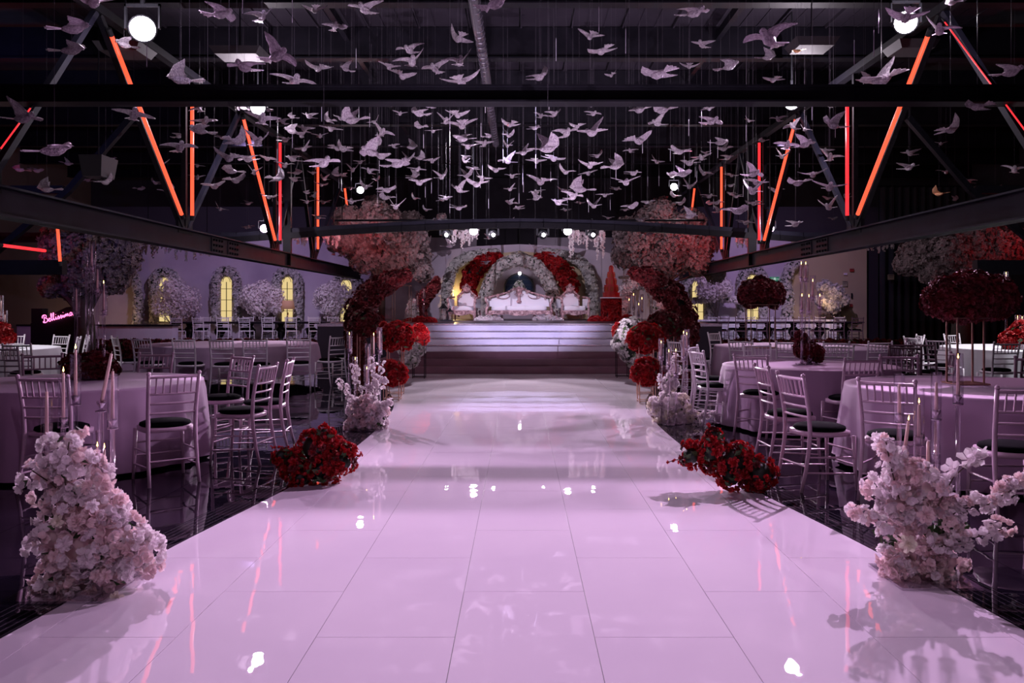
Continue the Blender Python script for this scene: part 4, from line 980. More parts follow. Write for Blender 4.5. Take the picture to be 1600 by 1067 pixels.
# notices, exit sign, extinguisher marks
p = at(1211, 436, 33.0); t = thing('exit_sign', 'green exit sign with white arrow and figure on the right wall', 'sign', p)
MB().box((0, 0, 0), (.42, .04, .17)).build('panel', M['green_sign'], t)
MB().box((.10, -.025, 0), (.10, .01, .02)).add([(.14, -.03, .04), (.19, -.03, 0), (.14, -.03, -.04)], [(0, 1, 2)]).build('arrow', M['sign_white'], t)
MB().box((-.02, -.025, 0), (.09, .01, .11)).build('door_pictogram', M['sign_white'], t)
MB().ball((-.125, -.028, .045), (.014, .005, .014), 8, 4).bar((-.13, -.027, .03), (-.14, -.027, -.01), .02, .008).bar((-.14, -.027, -.01), (-.115, -.027, -.055), .012, .008).bar((-.14, -.027, -.01), (-.17, -.027, -.05), .012, .008).bar((-.13, -.027, .02), (-.10, -.027, .0), .010, .008).build('running_figure', M['sign_white'], t)
for px, py, w_, h_, m, lb in ((1331, 422, .16, .12, 'sign_red', 'small red notice high on the beige wall'), (1321, 428, .14, .08, 'plate', 'small white notice below the red one'), (1320, 443, .20, .22, 'paper', 'framed paper notice on the beige wall'),
                              (1331, 462, .06, .20, 'black', 'narrow black fitting on the beige wall'), (1330, 477, .11, .12, 'sign_red', 'red fire call point on the beige wall'), (1392, 433, .22, .18, 'paper', 'small sign on the black drape')):
    p = at(px, py, 32.96 if px < 1380 else 28.85); t = thing('wall_notice', lb, 'sign', p)
    MB().box((0, 0, 0), (w_, .02, h_)).build('plate', M[m], t); MB().box((0, -.012, h_*.3), (w_*.8, .006, h_*.12)).box((0, -.012, 0), (w_*.7, .006, h_*.08)).build('printed_band', M['wall_dark'] if m != 'black' else M['tin'], t)
# black drapes at right
t = thing('black_curtain', 'tall black pleated curtain closing the right end of the hall', 'curtain', (15.0, 29, 0))
n = 120; vs = []
for i in range(n+1):
    x = -2.6+i*4.7/n; y = .09*math.sin(i*.9)+.03*math.sin(i*2.3)
    vs += [(x, y, 0), (x, y, 5.6)]
MB().add(vs, [(2*i, 2*i+2, 2*i+3, 2*i+1) for i in range(n)]).build('drape', M['drape'], t, True)
MB().tube([(-2.7, 0, 5.62), (2.1, 0, 5.62)], .03, 8).build('curtain_rod', M['steel'], t)
# dark brown left wall board with neon script
Y = 25.0; p = at(84, 540, Y); t = thing('neon_sign_board', 'black curved board with pink neon script sign at far left', 'sign', (p.x, Y, 0))
MB().prism([(-.66, 0), (.64, 0), (.64, 1.48), (.40, 1.45), (.05, 1.28), (-.30, 1.08), (-.66, .98)], -.05, .05).build('board', M['black'], t)
mb = MB()
S = [ # strokes in a 0..~9 wide unit box, x-height .5, cap 1 : B e l l i s s i m a
 [(.05, .75), (.0, .95), (.2, 1.12), (.5, 1.15), (.85, 1.05), (.85, .8), (.55, .66), (.95, .55), (1.0, .25), (.7, .02), (.3, .0), (.05, .12), (.12, .28)],
 [(.42, 1.1), (.36, .6), (.28, .02)],
 [(1.0, .12), (1.3, .3), (1.5, .42), (1.4, .52), (1.22, .4), (1.2, .12), (1.4, .0), (1.62, .12), (1.9, .7), (1.95, 1.1), (1.82, 1.12), (1.72, .6), (1.78, .08), (1.95, .05), (2.2, .5), (2.4, 1.08), (2.28, 1.14), (2.15, .6), (2.2, .08), (2.4, .04), (2.62, .3), (2.68, .5), (2.66, .1), (2.84, .03), (3.05, .3), (3.2, .55), (3.3, .25), (3.22, .03), (3.05, .05), (3.4, .1), (3.6, .35), (3.72, .55), (3.82, .25), (3.74, .03), (3.57, .05), (3.95, .12), (4.15, .5), (4.14, .08), (4.3, .05), (4.5, .5), (4.5, .02), (4.62, .4), (4.78, .5), (4.84, .02), (4.95, .4), (5.12, .5), (5.18, .08), (5.35, .05)],
 [(5.85, .42), (5.65, .54), (5.45, .35), (5.5, .06), (5.7, .03), (5.88, .3), (5.92, .5), (5.92, .1), (6.1, .03), (6.3, .15)],
 [(2.72, .76), (2.74, .79)], [(4.22, .76), (4.24, .79)]]
def smooth(pts, k=3):
    for _ in range(k-1):
        q = [pts[0]]
        for a, b in zip(pts, pts[1:]): q += [(a[0]*.75+b[0]*.25, a[1]*.75+b[1]*.25), (a[0]*.25+b[0]*.75, a[1]*.25+b[1]*.75)]
        pts = q+[pts[-1]]
    return pts
o = at(70, 505, Y); sc = .152; an = math.radians(15)
for st in S:
    st = smooth(st) if len(st) > 2 else st
    mb.tube([(o.x-p.x+sc*(x*math.cos(an)-y*math.sin(an)*1.0), -.085, o.z+sc*(x*math.sin(an)+1.35*y*math.cos(an))) for x, y in st], .011, 5)
mb.build('neon_lettering', M['neon_pink'], t, True)
t = thing('speaker_box', 'small black box standing beside the neon script board', 'speaker', (at(62, 0, 25.6).x, 25.6, 0))
MB().box((0, 0, 1.2), (.34, .3, .42)).build('cabinet', M['black'], t); MB().tube([(0, 0, 0), (0, 0, 1.0)], .03, 8).lathe([(.25, 0), (.25, .02), (.03, .04)], n=10).build('stand', M['black'], t)
t = thing('pillar', 'dark square pillar behind the tall candles at far left', 'pillar', (at(129, 0, 23.6).x, 23.6, 0))
MB().box((0, 0, 1.5), (.34, .34, 3.0)).box((0, 0, .06), (.44, .44, .12)).build('shaft', M['wall_dark'], t)

# ------------------------------------------------------------------ stage backdrop
SZ = 1.05
t = thing('backdrop_wall', 'curved beige and lilac backdrop panel behind the sofa', 'backdrop', (0, 29.3, SZ))
def rel(px, py, Y=29.2): p = at(px, py, Y); return (p.x, p.z-SZ)
MB().prism([(-6.0, 0), (6.0, 0)]+[rel(x, y) for x, y in ((1040, 415), (985, 402), (940, 392), (880, 384), (812, 381), (745, 384), (685, 392), (640, 402), (585, 415))], .06, .16).build('lilac_panel', M['wall_lilac'], t)
MB().prism([rel(703, 503), rel(920, 503), rel(922, 440), rel(912, 415), rel(890, 400), rel(812, 392), rel(735, 400), rel(712, 415), rel(702, 440)], -.02, .05).build('beige_panel', M['wall_beige'], t)
MB().prism([rel(770, 503), rel(852, 503), rel(852, 445), rel(842, 425), rel(812, 414), rel(782, 425), rel(770, 445)], -.10, -.03).build('inner_panel', M['wall_lilac'], t)
c = at(811, 470, 29.05); w_ = at(811, 0, 29.05)
m_ = thing('arched_mirror', 'dark arched window mirror with foliage above the sofa', 'mirror', (c.x, 29.05, SZ+.6))
zt = at(0, 428, 29.05).z-SZ-.6; wd = 45*29.05/F
MB().prism(arch_outline(wd, zt), -.02, .02).build('glass', M['mirror'], m_)
pts = [(x, -.03, z) for x, z in arch_outline(wd, zt)]; MB().tube(pts+[pts[0]], .03, 6).build('frame', M['tin'], m_)
b = MB().box((0, -.03, zt/2), (.03, .03, zt))
for i in range(1, 5): b.box((0, -.03, zt*.2*i), (wd*.97, .03, .015))
b.build('glazing_bars', M['tin'], m_)
mass('foliage_spray', 'dark leafy spray in front of the arched mirror', 'foliage', (c.x, 28.8, SZ+.6), pxblobs([(811, 455, 9, 10), (811, 446, 6), (800, 462, 8), (822, 462, 8)], 28.8, (c.x, 28.8, SZ+.6)), 260, .08, M['grey_petal'], 91, leaves=200, tmpl=SMALL)
pt = thing('pendant_globe', 'small glowing white globe over the arched mirror', 'lamp', at(812, 427, 28.7))
MB().ball((0, 0, 0), .055, 12, 8).build('globe', M['lens'], pt, True); MB().tube([(0, 0, .05), (0, 0, ZC-.2-pt.location.z)], .006, 4).build('cord', M['black'], pt)
def both(path): return [(2*812-x, y, r) for x, y, r in path]
OUT = [(696, 503, 6.5), (698, 475, 7), (699, 450, 8), (703, 430, 8), (713, 412, 7.5), (730, 401, 7), (752, 396, 6), (775, 394, 5)]
path_mass('flower_garland', 'pale flower column curving up left of the red backdrop arc', 'garland', OUT, 28.9, 3000, .05, M['grey_petal'], 92, zf=SZ, base_px=700, group='stage garlands', tmpl=SMALL, leaves=300)
path_mass('flower_garland', 'pale flower column curving up right of the red backdrop arc', 'garland', both(OUT), 28.9, 3000, .05, M['grey_petal'], 93, zf=SZ, base_px=924, group='stage garlands', tmpl=SMALL, leaves=300)
RED = [(746, 490, 3), (736, 462, 7), (731, 448, 10), (737, 430, 13), (748, 415, 12), (764, 405, 9), (780, 402, 5)]
path_mass('rose_arc', 'thick dark red rose arc left of the mirror', 'flower arch', RED, 28.5, 1300, .07, M['red'], 94, zf=SZ, base_px=740, group='red backdrop arcs')
path_mass('rose_arc', 'thick dark red rose arc right of the mirror', 'flower arch', [(878, 490, 4), (893, 465, 7), (892, 448, 11), (884, 430, 13), (872, 415, 12), (856, 405, 10), (840, 402, 5)], 28.5, 1300, .07, M['red'], 95, zf=SZ, base_px=884, group='red backdrop arcs')
path_mass('flower_garland', 'thick pale flower arch framing the mirror behind the sofa', 'garland', [(749, 500, 8), (755, 475, 9), (761, 452, 9), (770, 431, 9), (786, 413, 9), (811, 404, 10), (836, 413, 9), (852, 431, 9), (862, 452, 9), (869, 475, 9), (877, 500, 8)], 28.1, 5000, .048, M['grey_petal'], 96, zf=SZ, base_px=811, group='stage garlands', tmpl=SMALL, leaves=600)
for x0, x1, sd, lb in ((748, 780, 97, 'left'), (838, 876, 98, 'right')):
    path_mass('flower_garland', 'white floor flowers at the %s foot of the sofa' % lb, 'garland', [(x0, 501, 5), ((x0+x1)/2, 500, 6), (x1, 502, 4)], 25.6, 420, .07, M['white_petal'], sd, zf=SZ, group='stage floor flowers', tmpl=SMALL, leaves=60)
# sofa and thrones
def scroll(cx, cz, r, turns=1.4, n=22, s=1, a0=0): return [(cx+s*r*(1-i/n*.8)*math.cos(a0+turns*2*PI*i/n), cz+r*(1-i/n*.8)*math.sin(a0+turns*2*PI*i/n)) for i in range(n+1)]
def sofa(loc, W, H, label, name='throne_sofa', cat='sofa', rz=0, seats=2):
    t = thing(name, label, cat, loc, rz); hw = W/2; D = .62; sh = .42; bw = .97 if seats > 1 else .66
    top = []
    N = 24
    for i in range(N+1):
        u = -1+2*i/N; z = H*(.70+.16*math.cos(u*PI/2)+.14*math.exp(-(u*3.2)**2)); top.append((u*hw*bw, z))
    MB().prism([(-hw*bw*.96, sh)]+[(hw*bw*.96, sh)]+[(x*.93, z-.05) for x, z in reversed(top)], .16, .27).build('backrest', M['sofa_fabric'], t)
    fr = MB(); fr.tube([(x, .16, z) for x, z in top], .032, 7)
    for i in range(0, N+1, 2): fr.ball((top[i][0], .14, top[i][1]+.015), (.035, .02, .03), 6, 4)
    for s in (-1, 1):
        fr.tube([(s*hw*bw, .2, top[0][1]), (s*hw*bw*1.03, .2, sh+.2), (s*hw*bw*.97, .2, .1)], .035, 7)
        for k in (.3, .6, .85):
            i = int(N/2+s*N/2*k); fr.tube([(x, .13, z) for x, z in scroll(top[i][0], top[i][1]-.07, .05, 1.3, 14, s)], .010, 5)
    fr.build('carved_back_frame', M['sofa_frame'], t, True)
    zc = H*.93
    if seats == 1: fr2 = MB(); [fr2.ball((.05*math.cos(a), .14, zc+.1+.05*math.sin(a)), .022, 6, 4) for a in (0, .8, 1.57, 2.3, 3.14)]; fr2.build('crown_crest', M['sofa_frame'], t, True)
    md = MB(); md.lathe([(0, -.02), (.07, -.01), (.10, 0), (.085, .02), (0, .02)], n=14)
    md.v = [(x, .12+z, zc-.03+y) for x, y, z in md.v]
    md.tube([(x, .11, z) for x, z in scroll(-.1, zc+.04, .06, 1.2, 14, 1)], .012, 5).tube([(x, .11, z) for x, z in scroll(.1, zc+.04, .06, 1.2, 14, -1)], .012, 5).ball((0, .12, zc+.09), (.05, .03, .035), 8, 5)
    md.build('crest_medallion', M['sofa_frame'], t, True)
    if seats > 1:
        MB().ball((0, .13, sh+.30), (.05, .03, .16), 8, 6).ball((0, .12, sh+.16), (.08, .03, .06), 8, 5).tube([(x, .12, z) for x, z in scroll(-.08, sh+.36, .06, 1.2, 12, -1)], .010, 5).tube([(x, .12, z) for x, z in scroll(.08, sh+.36, .06, 1.2, 12, 1)], .010, 5).build('centre_ornament', M['sofa_frame'], t, True)
        for s in (-1, 1): MB().tube([(s*hw*.48+hw*.2*math.cos(PI+PI*i/10), .13, sh+.36+.11*math.sin(PI+PI*i/10)) for i in range(11)], .012, 5).build('carved_swag', M['sofa_frame'], t, True)
    q = MB(); o = []
    q.lathe([(1, 0), (1.02, .05), (1.0, .11), (.9, .145), (0, .155)], n=28)
    q.v = [(math.copysign(abs(x)**.35, x)*hw*.84 if x else 0, math.copysign(abs(y)**.35, y)*D*.5-.08 if y else -.08, z+sh-.13) for x, y, z in q.v]
    q.build('seat_cushion', M['sofa_fabric'], t, True)
    ap = [(-hw*.92, .30), (hw*.92, .30)]; n = 28
    for i in range(n+1):
        u = 1-2*i/n; ap.append((u*hw*.92, .20-.035*abs(math.sin(u*PI*(2.5 if seats > 1 else 1.5)))-.05*math.exp(-(u*5)**2)))
    MB().prism(ap, -.44, -.38).build('carved_apron', M['sofa_frame'], t)
    for s in (-1, 1):
        a = MB().tube([(s*hw*.96, .18, sh+.30), (s*hw*1.02, -.1, sh+.28), (s*hw*1.0, -.38, sh+.24), (s*hw*.98, -.42, sh+.15), (s*hw*1.0, -.36, sh+.12)], .035, 7)
        a.tube([(s*hw*1.0, -.40, sh+.22), (s*hw*.93, -.38, sh+.05), (s*hw*.98, -.40, sh-.1), (s*hw*.97, -.42, 0)], [.03, .035, .045, .025], 7)
        a.build('carved_arm', M['sofa_frame'], t, True)
        MB().box((s*hw*.96, -.1, sh+.1), (.05, .48, .28)).build('arm_panel', M['sofa_fabric'], t)
        MB().tube([(s*hw*.9, .22, .3), (s*hw*.93, .25, .12), (s*hw*.96, .28, 0)], [.04, .03, .022], 6).build('leg', M['sofa_frame'], t)
        MB().tube([(s*hw*.88, -.40, .25), (s*hw*.94, -.45, .14), (s*hw*.90, -.40, .05), (s*hw*.95, -.45, 0)], [.045, .035, .02, .03], 6).build('leg', M['sofa_frame'], t, True)
c = at(811, 0, 26.2); sofa((c.x, 26.2, SZ), 2.05, 1.0, 'ornate white two seat throne sofa with carved blush frame')
c = at(727, 0, 26.3); sofa((c.x, 26.3, SZ), .90, 1.05, 'ornate white throne armchair left of the sofa', 'throne_armchair', 'armchair', -.25, 1)
c = at(893, 0, 26.3); sofa((c.x, 26.3, SZ), .90, 1.05, 'ornate white throne armchair right of the sofa', 'throne_armchair', 'armchair', .25, 1)
# cake on flower pedestal
c = at(955, 0, 24.5); px_ = 24.5/F
t = thing('flower_pedestal', 'round pedestal covered in red roses carrying the red cake', 'pedestal', (c.x, 24.5, SZ))
zt = at(0, 465, 24.5).z-SZ
MB().lathe([(.26, 0), (.22, .3), (.27, zt-.02), (0, zt-.02)], n=16).build('core', M['deep_red'], t)
rnd = random.Random(5)
stuff_np('roses', ROSE, [(Vector((.27*math.cos(a), .27*math.sin(a), z)), Vector((math.cos(a), math.sin(a), 0)), .06, a) for a, z in [(rnd.uniform(0, 6.28), rnd.uniform(.02, zt-.04)) for _ in range(420)]], M['red'], t)
MB().lathe([(0, zt-.02), (.33, zt-.02), (.33, zt+.01), (0, zt+.01)], n=28).build('white_plate', M['plate'], t)
k = thing('tiered_cake', 'tall red tiered cake with arched panels beside the throne', 'cake', (c.x, 24.5, SZ+zt+.01))
for i, (r, z0, z1) in enumerate(((.25, 0, .14), (.20, .14, .36), (.155, .36, .56), (.11, .56, .74), (.07, .74, .88))):
    MB().lathe([(r, z0), (r, z1), (0, z1)], n=20).build('tier', M['cake'], k)
    if 0 < i < 4:
        b = MB()
        for j in range(8):
            a = 2*PI*j/8; b.box(((r+.003)*math.cos(a), (r+.003)*math.sin(a), (z0+z1)/2-.01), (.012, r*.42, (z1-z0)*.6), Matrix.Rotation(a, 3, 'Z'))
        b.build('arched_panels', M['cake_glass'], k)
MB().ball((0, 0, .89), (.06, .06, .05), 10, 6).build('topper', M['cake'], k, True)
mass('flower_heap', 'red roses heaped round the foot of the cake pedestal', 'flowers', (c.x, 24.1, SZ), pxblobs([(930, 502, 9, 6), (945, 503, 9, 5), (965, 502, 9, 5), (980, 500, 8, 6)], 24.1, (c.x, 24.1, SZ)), 360, .075, M['red'], 101)
# red flowers at left of the stage
path_mass('rose_column', 'curving dark red rose column at the left side of the stage', 'flower arch', [(660, 502, 8), (655, 485, 9), (660, 468, 10), (672, 456, 9), (680, 446, 7), (682, 437, 4)], 24.6, 1100, .06, M['deep_red'], 102, zf=SZ)
mass('flower_heap', 'red roses heaped at the front left stage corner', 'flowers', (at(650, 0, 22.3).x, 22.3, SZ), pxblobs([(640, 504, 8, 5), (655, 503, 9, 6), (672, 503, 8, 5)], 22.3, (at(650, 0, 22.3).x, 22.3, SZ)), 330, .07, M['red'], 103)
path_mass('flower_garland', 'white and green flower column at the stage left with candles', 'garland', [(644, 502, 9), (643, 488, 8), (645, 475, 6)], 24.0, 420, .07, M['white_petal'], 104, zf=SZ, group='stage side flower columns', tmpl=SMALL, leaves=120)
path_mass('flower_garland', 'warm lit white flower ring column at the stage right', 'garland', [(968, 503, 7), (971, 480, 8), (975, 460, 8), (985, 445, 8), (1002, 440, 8), (1018, 448, 8), (1025, 465, 8), (1026, 485, 8), (1024, 503, 8)], 25.2, 1500, .075, M['white_petal'], 105, zf=SZ, base_px=998, group='stage side flower columns', tmpl=SMALL, leaves=250)
# lanterns
for px, sc, lb in ((693, 1.0, 'taller black metal lantern left of the throne'), (703, .72, 'shorter black metal lantern left of the throne')):
    c = at(px, 0, 24.8); t = thing('lantern', lb, 'lantern', (c.x, 24.8, SZ), .3, 'stage lanterns'); h = .34*sc; w_ = .2*sc
    MB().box((0, 0, .015), (w_*1.15, w_*1.15, .03)).build('base', M['tin'], t)
    for sx in (-1, 1):
        for sy in (-1, 1): MB().box((sx*w_/2, sy*w_/2, h/2+.02), (.014, .014, h)).build('post', M['tin'], t)
    MB().box((0, 0, h/2+.02), (w_*.95, w_*.95, h*.95)).build('glass_pane', M['glass'], t)
    MB().lathe([(w_*.78, h+.02), (w_*.25, h+.12*sc), (w_*.2, h+.16*sc), (0, h+.17*sc)], n=4).build('roof', M['tin'], t)
    MB().tube([(.05*sc*math.cos(a*PI/6), 0, h+.21*sc+.05*sc*math.sin(a*PI/6)) for a in range(13)], .006, 5).build('ring_handle', M['tin'], t)
    candle((c.x, 24.8, SZ+.03), .14*sc, .022, False, 'ivory pillar candle inside the %s' % lb.split(' left')[0], 'lantern candles', m='wax_ivory')
# gold frame candle racks left and right on the stage front
for px, lb in ((628, 'thin gold rod rack left of the stage behind rose balls'), (1030, 'thin gold rod rack right of the stage behind rose balls')):
    c = at(px, 0, 21.2); rod_stand((c.x, 21.2, SZ), .42, .95, lb, group='gold racks beside the stage')
# ------------------------------------------------------------------ doves on threads
def wing_mesh(side, lift, curl, name):
    n = 6; top = []; bot = []
    for i in range(n+1):
        s = i/n; a = lift+curl*s
        px = .02; L = .205
        # integrate the spine
        x = .018; z = .012; y = .02
        for j in range(i):
            aa = lift+curl*(j/n); x += L/n*math.cos(aa); z += L/n*math.sin(aa)
        y = .035+.02*math.sin(PI*s)-.065*s*s
        c = .125*(1-s**2.4)*(1+.12*math.sin(11*s))+.012
        t = .010*(1-s*.75)
        row = []
        for k, v in enumerate((.5, .1, -.35, -.62)):
            row.append((side*x, y+c*v, z+(.006 if k in (1, 2) else 0)))
        top.append([(p[0]-side*math.sin(a)*t*.5, p[1], p[2]+math.cos(a)*t*.5) for p in row]); bot.append([(p[0]+side*math.sin(a)*t*.5, p[1], p[2]-math.cos(a)*t*.5) for p in row])
    mb = MB(); m = 4; vs = [p for r in top for p in r]+[p for r in bot for p in r]; N = (n+1)*m; fs = []
    for i in range(n):
        for k in range(m-1):
            a = i*m+k; f = (a, a+1, a+m+1, a+m); g = tuple(N+j for j in reversed(f)); fs += [f, g] if side < 0 else [f[::-1], g[::-1]]
        for k in (0, m-1):
            a = i*m+k; fs.append((a, a+m, N+a+m, N+a))
    fs.append(tuple([n*m+k for k in range(m)]+[N+n*m+k for k in reversed(range(m))]))
    return mb.add(vs, fs)
def dove_body():
    pr = [(-.10, .012, 0), (-.075, .026, .0), (-.03, .042, -.004), (.02, .046, -.002), (.055, .036, .008), (.078, .026, .020), (.095, .028, .030), (.115, .027, .034), (.130, .014, .032)]
    mb = MB(); mb.tube([(0, y, z) for y, r, z in pr], [r for y, r, z in pr], 9)
    mb.tube([(0, .126, .029), (0, .145, .025)], [.006, .001], 5)
    return mb
def tail():
    mb = MB(); vs = []; n = 7
    for i in range(n):
        a = -.52+1.04*i/(n-1); rr = .14+.012*math.cos(i*PI)
        for z in (.004, -.004): vs += [(.012*math.sin(a)*2, -.085, z), (rr*math.sin(a), -.085-rr*math.cos(a), z+.012)]
    fs = []
    for i in range(n-1):
        a = 4*i; b = a+4; fs += [(a, b, b+1, a+1), (a+2, a+3, b+3, b+2), (a+1, b+1, b+3, a+3)]
    return mb.add(vs, fs)
VAR = []
for m in ('dove', 'dove_gold'):
    bm_, tl_ = dove_body().mesh('body', M[m], True), tail().mesh('tail', M[m])
    VAR.append([])
    for la, ca, lb_, cb in ((.2, -.35, .2, -.35), (.4, -.1, .35, -.2), (.05, -.2, .85, .3), (.85, .3, .1, -.35), (-.05, .2, .0, .15), (.5, -.7, .5, -.6), (.8, .2, .75, .1), (.15, .3, .15, .3)):
        VAR[-1].append((bm_, tl_, wing_mesh(-1, la, ca, '').mesh('wing', M[m], True), wing_mesh(1, lb_, cb, '').mesh('wing', M[m], True)))
TH = MB().tube([(0, 0, 0), (0, 0, 1)], .0012, 4).mesh('thread', M['thread'])
D = """115,45,66;112,79,58;147,5,60;197,30,14;194,70,40;283,125,58;345,22,58;409,27,46;492,16,36;523,42,34;382,105,60;432,88,68;460,128,65;497,107,42;209,180,55;36,185,65;85,235,75;106,256,22;30,265,28;58,267,25;175,248,18;137,282,18;165,285,34;73,296,38;250,258,30;220,295,20;243,286,20;262,299,28;222,329,14;254,330,14;276,312,12;312,171,30;320,190,38;312,204,45;280,213,24;281,231,50;308,259,22;308,278,24;335,291,38;344,327,24;345,355,14;372,345,14;385,356,16
380,168,26;418,172,18;410,187,50;442,191,22;456,183,20;483,182,28;513,188,24;532,185,24;517,202,32;456,205,34;475,202,30;471,212,30;500,213,24;347,215,24;370,221,45;403,223,46;446,219,28;475,233,30;527,232,30;358,247,50;387,249,36;418,248,28;457,249,30;506,255,54;445,259,30;360,267,38;397,270,28;464,270,24;489,271,16;368,282,38;434,279,34;460,281,24;507,280,20;526,273,24;502,289,22;420,308,26;445,306,24;433,317,24;480,301,18;491,307,18;480,316,20;505,316,24;477,325,12;388,318,20
550,188,48;553,163,24;611,163,32;668,165,26;625,178,22;655,178,36;585,191,22;597,208,36;655,198,24;677,205,24;677,215,14;697,190,34;715,180,36;722,196,46;722,217,40;762,213,18;731,229,36;757,225,28;587,226,26;615,229,18;643,230,28;661,234,10;580,238,50;537,234,30;596,245,36;563,254,20;622,256,50;638,249,26;656,247,24;675,252,26;727,246,18;727,253,18;551,266,24;577,268,28;652,265,28;648,275,24;535,274,16;588,281,16;655,285,40;690,277,30;729,275,28;753,279,30;745,288,38;775,266,30;738,264,22;548,294,18;571,293,28;605,297,34;643,301,12;718,297,34;697,310,24;692,313,18;648,310,18;602,309,28;549,315,34;590,321,16;618,323,36;717,325,30;666,328,18
923,163,34;845,182,22;866,179,28;927,178,26;797,195,30;836,200,24;902,198,26;885,209,40;925,207,52;999,172,40;1010,162,24;1035,173,42;1027,193,34;993,206,14;998,220,48;795,212,24;856,232,56;818,239,30;793,228,22;793,252,34;838,252,30;865,248,36;933,244,24;985,236,22;1026,253,24;1056,237,22;922,259,36;962,260,40;884,269,30;919,271,28;990,271,30;800,276,24;845,284,46;978,285,42;1050,275,22;839,300,24;838,310,26;880,298,22;905,296,44;963,295,20;945,305,26;895,308,36;1000,297,14;1053,306,20;872,317,30;906,317,16;810,325,20;928,322,30;987,323,30;1011,316,24;797,296,22;797,317,22;977,328,16;883,328,18
1108,170,24;1112,190,40;1170,189,18;1216,187,26;1239,198,30;1257,203,20;1302,196,46;1298,166,18;1126,223,34;1131,233,26;1103,239,16;1062,237,36;1077,255,34;1096,247,30;1137,247,24;1191,220,18;1230,228,38;1258,226,40;1222,245,28;1290,236,24;1297,247,38;1160,260,12;1067,272,38;1100,271,28;1143,274,22;1177,272,38;1181,285,36;1270,273,40;1077,292,28;1142,290,18;1142,303,18;1176,299,44;1247,286,40;1296,293,48;1212,298,26;1244,295,14;1108,307,26;1063,318,24;1178,318,28;1293,310,20;1295,324,38;1150,307,20
1109,318,18;1120,317,26;1078,338,34;1045,340,14;1060,372,20;1122,330,20;1153,330,44;1200,328,16;1165,348,28;1324,309,16;1302,342,16;1243,351,30;1322,354,12;1337,355,12;1372,388,18;1384,391,14;1337,330,12
1085,20,58;1097,70,36;1077,104,28;1140,104,44;1202,62,80;1200,90,34;1208,125,32;1246,80,22;1415,28,60;1468,48,55;1487,5,20;1377,125,75;1352,123,24;1580,113,55;1485,203,46;1527,167,46;1420,262,36;1422,240,30;1470,225,18;1478,269,26;1513,284,24;1467,303,28;1492,312,16;1555,296,24;1585,266,36
570,15,55;775,5,75;535,43,22;716,61,42;640,79,44;608,105,32;644,97,52;686,87,16;718,97,50;680,108,42;629,119,42;721,127,58;540,108,28;843,121,42;922,57,40;940,80,46;955,118,20;1028,116,62
654,348,20;685,345,26;797,349,20;870,355,22;950,341,18;683,361,14;703,384,26;738,378,14;764,372,18;799,362,16;832,376,14;873,373,12;681,393,12;767,391,14;815,394,12;836,387,20;760,411,18;868,399,20;570,347,22;569,361,28;606,380,20;620,382,14;388,355,18;497,340,24;1012,353,34;1015,366,22;1002,344,26;98,362,12;72,385,14;127,387,16;200,402,12"""
L = [tuple(float(v) for v in q.split(',')) for q in D.replace('\n', ';').split(';')]
L.sort(key=lambda q: -q[2]); L = L[:300]
NAMED = {(115, 45): 'glittery dove with raised wings flying right at the upper left corner', (112, 79): 'glittery dove with level wings just below the upper left dove', (85, 235): 'large pinkish dove flying right at the left edge under the cross beam',
         (36, 185): 'wide winged pink dove at the far left picture edge', (147, 5): 'large dove cut by the top edge at the left', (194, 70): 'white dove overlapping the nearest slanted left neon tube', (283, 125): 'bright white dove just above the cross beam near the left lamp',
         (432, 88): 'long winged grey dove with one wing raised, upper left', (460, 128): 'glittery dove resting low above the cross beam, upper left', (775, 5): 'large dove cut by the top edge near the middle', (1202, 62): 'largest glittery dove at upper right with both wings spread',
         (1415, 28): 'dove crossing the blazing right lamp', (1468, 48): 'dove with raised wing at the top of the right neon tube', (1377, 125): 'bright white wide winged dove above the cross beam at right', (1246, 80): 'small golden dove seen head on at upper right',
         (1485, 203): 'bright white dove alone at the right edge below the beam', (1028, 116): 'wide V winged dove above the cross beam right of centre', (1140, 104): 'dove diving with spread wings, upper right of centre', (570, 15): 'dove with raised wings near the top edge left of centre',
         (1580, 113): 'pinkish dove at the right picture edge above the beam', (856, 232): 'large lilac dove flying right near the middle of the flock', (925, 207): 'dove with one wing raised straight up right of centre', (580, 238): 'long winged dove left of centre in the flock',
         (281, 231): 'white dove crossing the nearest upright left neon tube', (506, 255): 'wide winged dove above the third left neon tube', (1296, 293): 'wide white gliding dove at the lower right of the flock', (843, 121): 'dove with wings up just above the beam at centre'}
POSE = ['drooping wing tips', 'lifted wings', 'one wing high', 'other wing high', 'level wings', 'arched wings', 'steep V wings', 'shallow V wings']
COLS = [(180, 'far left'), (290, 'by nearest left neons'), (370, 'right of nearest left neons'), (440, 'by second left neon pair'), (520, 'by third left neon'), (600, 'above left blossom tree'),
        (680, 'left of the roof duct'), (760, 'under the roof duct'), (840, 'over the stage centre'), (920, 'just right of stage centre'), (1000, 'above stage right end'), (1080, 'above right blossom tree'),
        (1160, 'by third right neon'), (1240, 'by second right neon pair'), (1330, 'right of second right neons'), (1440, 'by nearest right neon pair'), (1700, 'far right')]
ROWS = [(60, 'top row'), (140, 'just above cross beam'), (190, 'just under cross beam'), (225, 'upper flock'), (260, 'middle flock'), (300, 'lower flock'), (345, 'lowest flock'), (999, 'below the arched beam')]
USED = {}
def dove_label(px, py, key, vi, gold):
    c = next(n for x, n in COLS if px < x); r = next(n for y, n in ROWS if py < y)
    lb = '%s dove, %s, %s, %s' % ('golden' if gold else 'glittery', POSE[vi], r, c)
    k = USED.get(lb, 0); USED[lb] = k+1
    return lb if k == 0 else lb+(', second such', ', third such', ', fourth such', ', fifth such')[k-1]
rnd = random.Random(9)
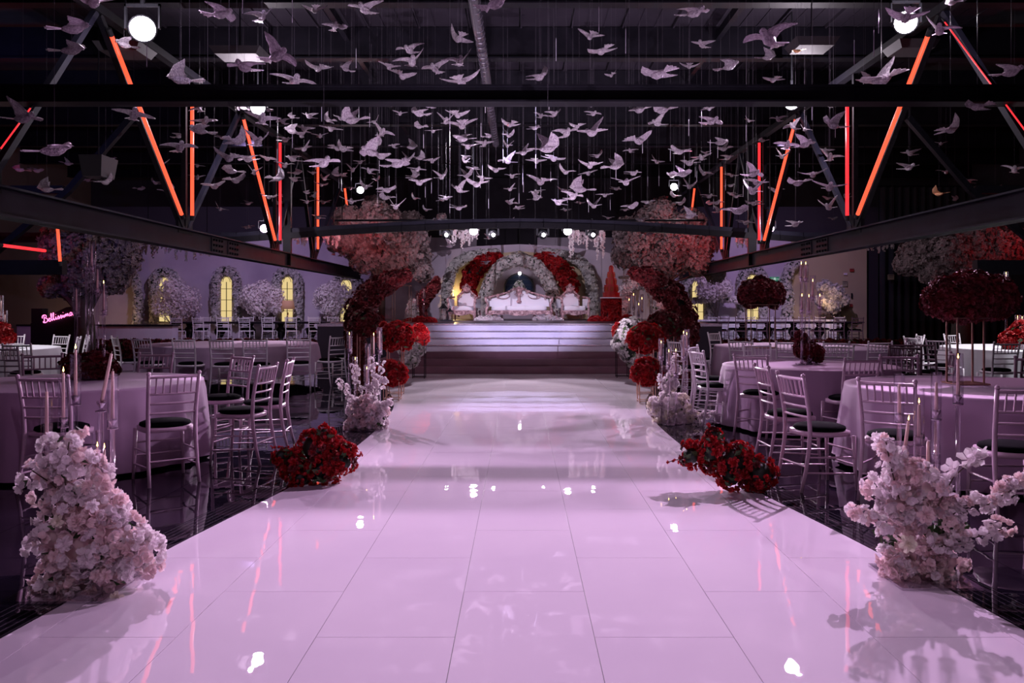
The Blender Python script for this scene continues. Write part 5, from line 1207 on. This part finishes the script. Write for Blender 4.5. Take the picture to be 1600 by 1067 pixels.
for px, py, wpx in L:
    Y = 540/wpx; Y = max(6.3, min(24.0, Y*rnd.uniform(.95, 1.05)))
    zc = EYE+(VY-py)*Y/F
    if zc > 5.2: Y *= (5.2-EYE)/(zc-EYE)
    if 118 < py < 178: Y = max(Y, 11.2)
    if Y < 10.6 and py < 178 and Y*(VY-128)/F+EYE < 4.3 and py > 128: Y = 11.2
    if abs(px-VX)*Y/F > 5.6 and 5.2 < abs(px-VX)*Y/F < 6.25: Y *= 5.4/(abs(px-VX)*Y/F)
    if py > 340 and abs(px-VX) < 250: Y = max(Y, 21.8)
    s = max(.55, min(2.0, wpx*Y/F/.385)); p = at(px, py, Y)
    key = (int(px), int(py)); gold = key in ((1246, 80), (1467, 303), (276, 312))
    vi = 2 if key in ((432, 88), (925, 207), (1485, 203)) else rnd.randrange(8)
    v = VAR[1 if gold else 0][vi]
    lb = NAMED.get(key) or dove_label(px, py, key, vi, gold)
    t = thing('dove_ornament', lb, 'dove', p, 0, 'hanging doves')
    yaw = rnd.choice((1, -1))*(rnd.uniform(.1, .75) if rnd.random() < .8 else rnd.uniform(.8, 1.4))+(PI if rnd.random() < .45 else 0)
    t.rotation_euler = (rnd.uniform(-.10, .14), rnd.uniform(-.2, .2), yaw)
    if key in ((115, 45), (85, 235), (856, 232), (112, 79)): t.rotation_euler = (.15, .1, -1.1)
    t.scale = (s, s, s)
    link('body', v[0], t); link('tail', v[1], t); link('wing', v[2], t); link('wing', v[3], t)
    th = link('thread', TH, t); R = t.rotation_euler.to_matrix().inverted()
    th.rotation_euler = R.to_euler(); th.scale = (1/s, 1/s, (ZC+.04-p.z)/s); th.location = R @ Vector((0, 0, .03))
# crystal rods hanging between the doves
rnd = random.Random(4)
for i in range(80):
    Y = rnd.uniform(8, 22); x = rnd.uniform(-1, 1)*min(5.3, .5*Y); z = rnd.uniform(4.1, 4.9)
    if abs(Y-10) < .4: continue
    t = thing('crystal_drop', 'thin clear crystal rod hanging on a thread among the doves', 'crystal drop', (x, Y, z), 0, 'hanging crystal rods')
    link('thread', TH, t).scale = (1, 1, ZC-z+.04); MB_ = None
    if i == 0: DR = MB().lathe([(0, -.26), (.0035, -.25), (.0035, -.02), (.001, 0)], n=6).mesh('crystal_rod', M['crystal_rod'])
    link('crystal_rod', DR, t)
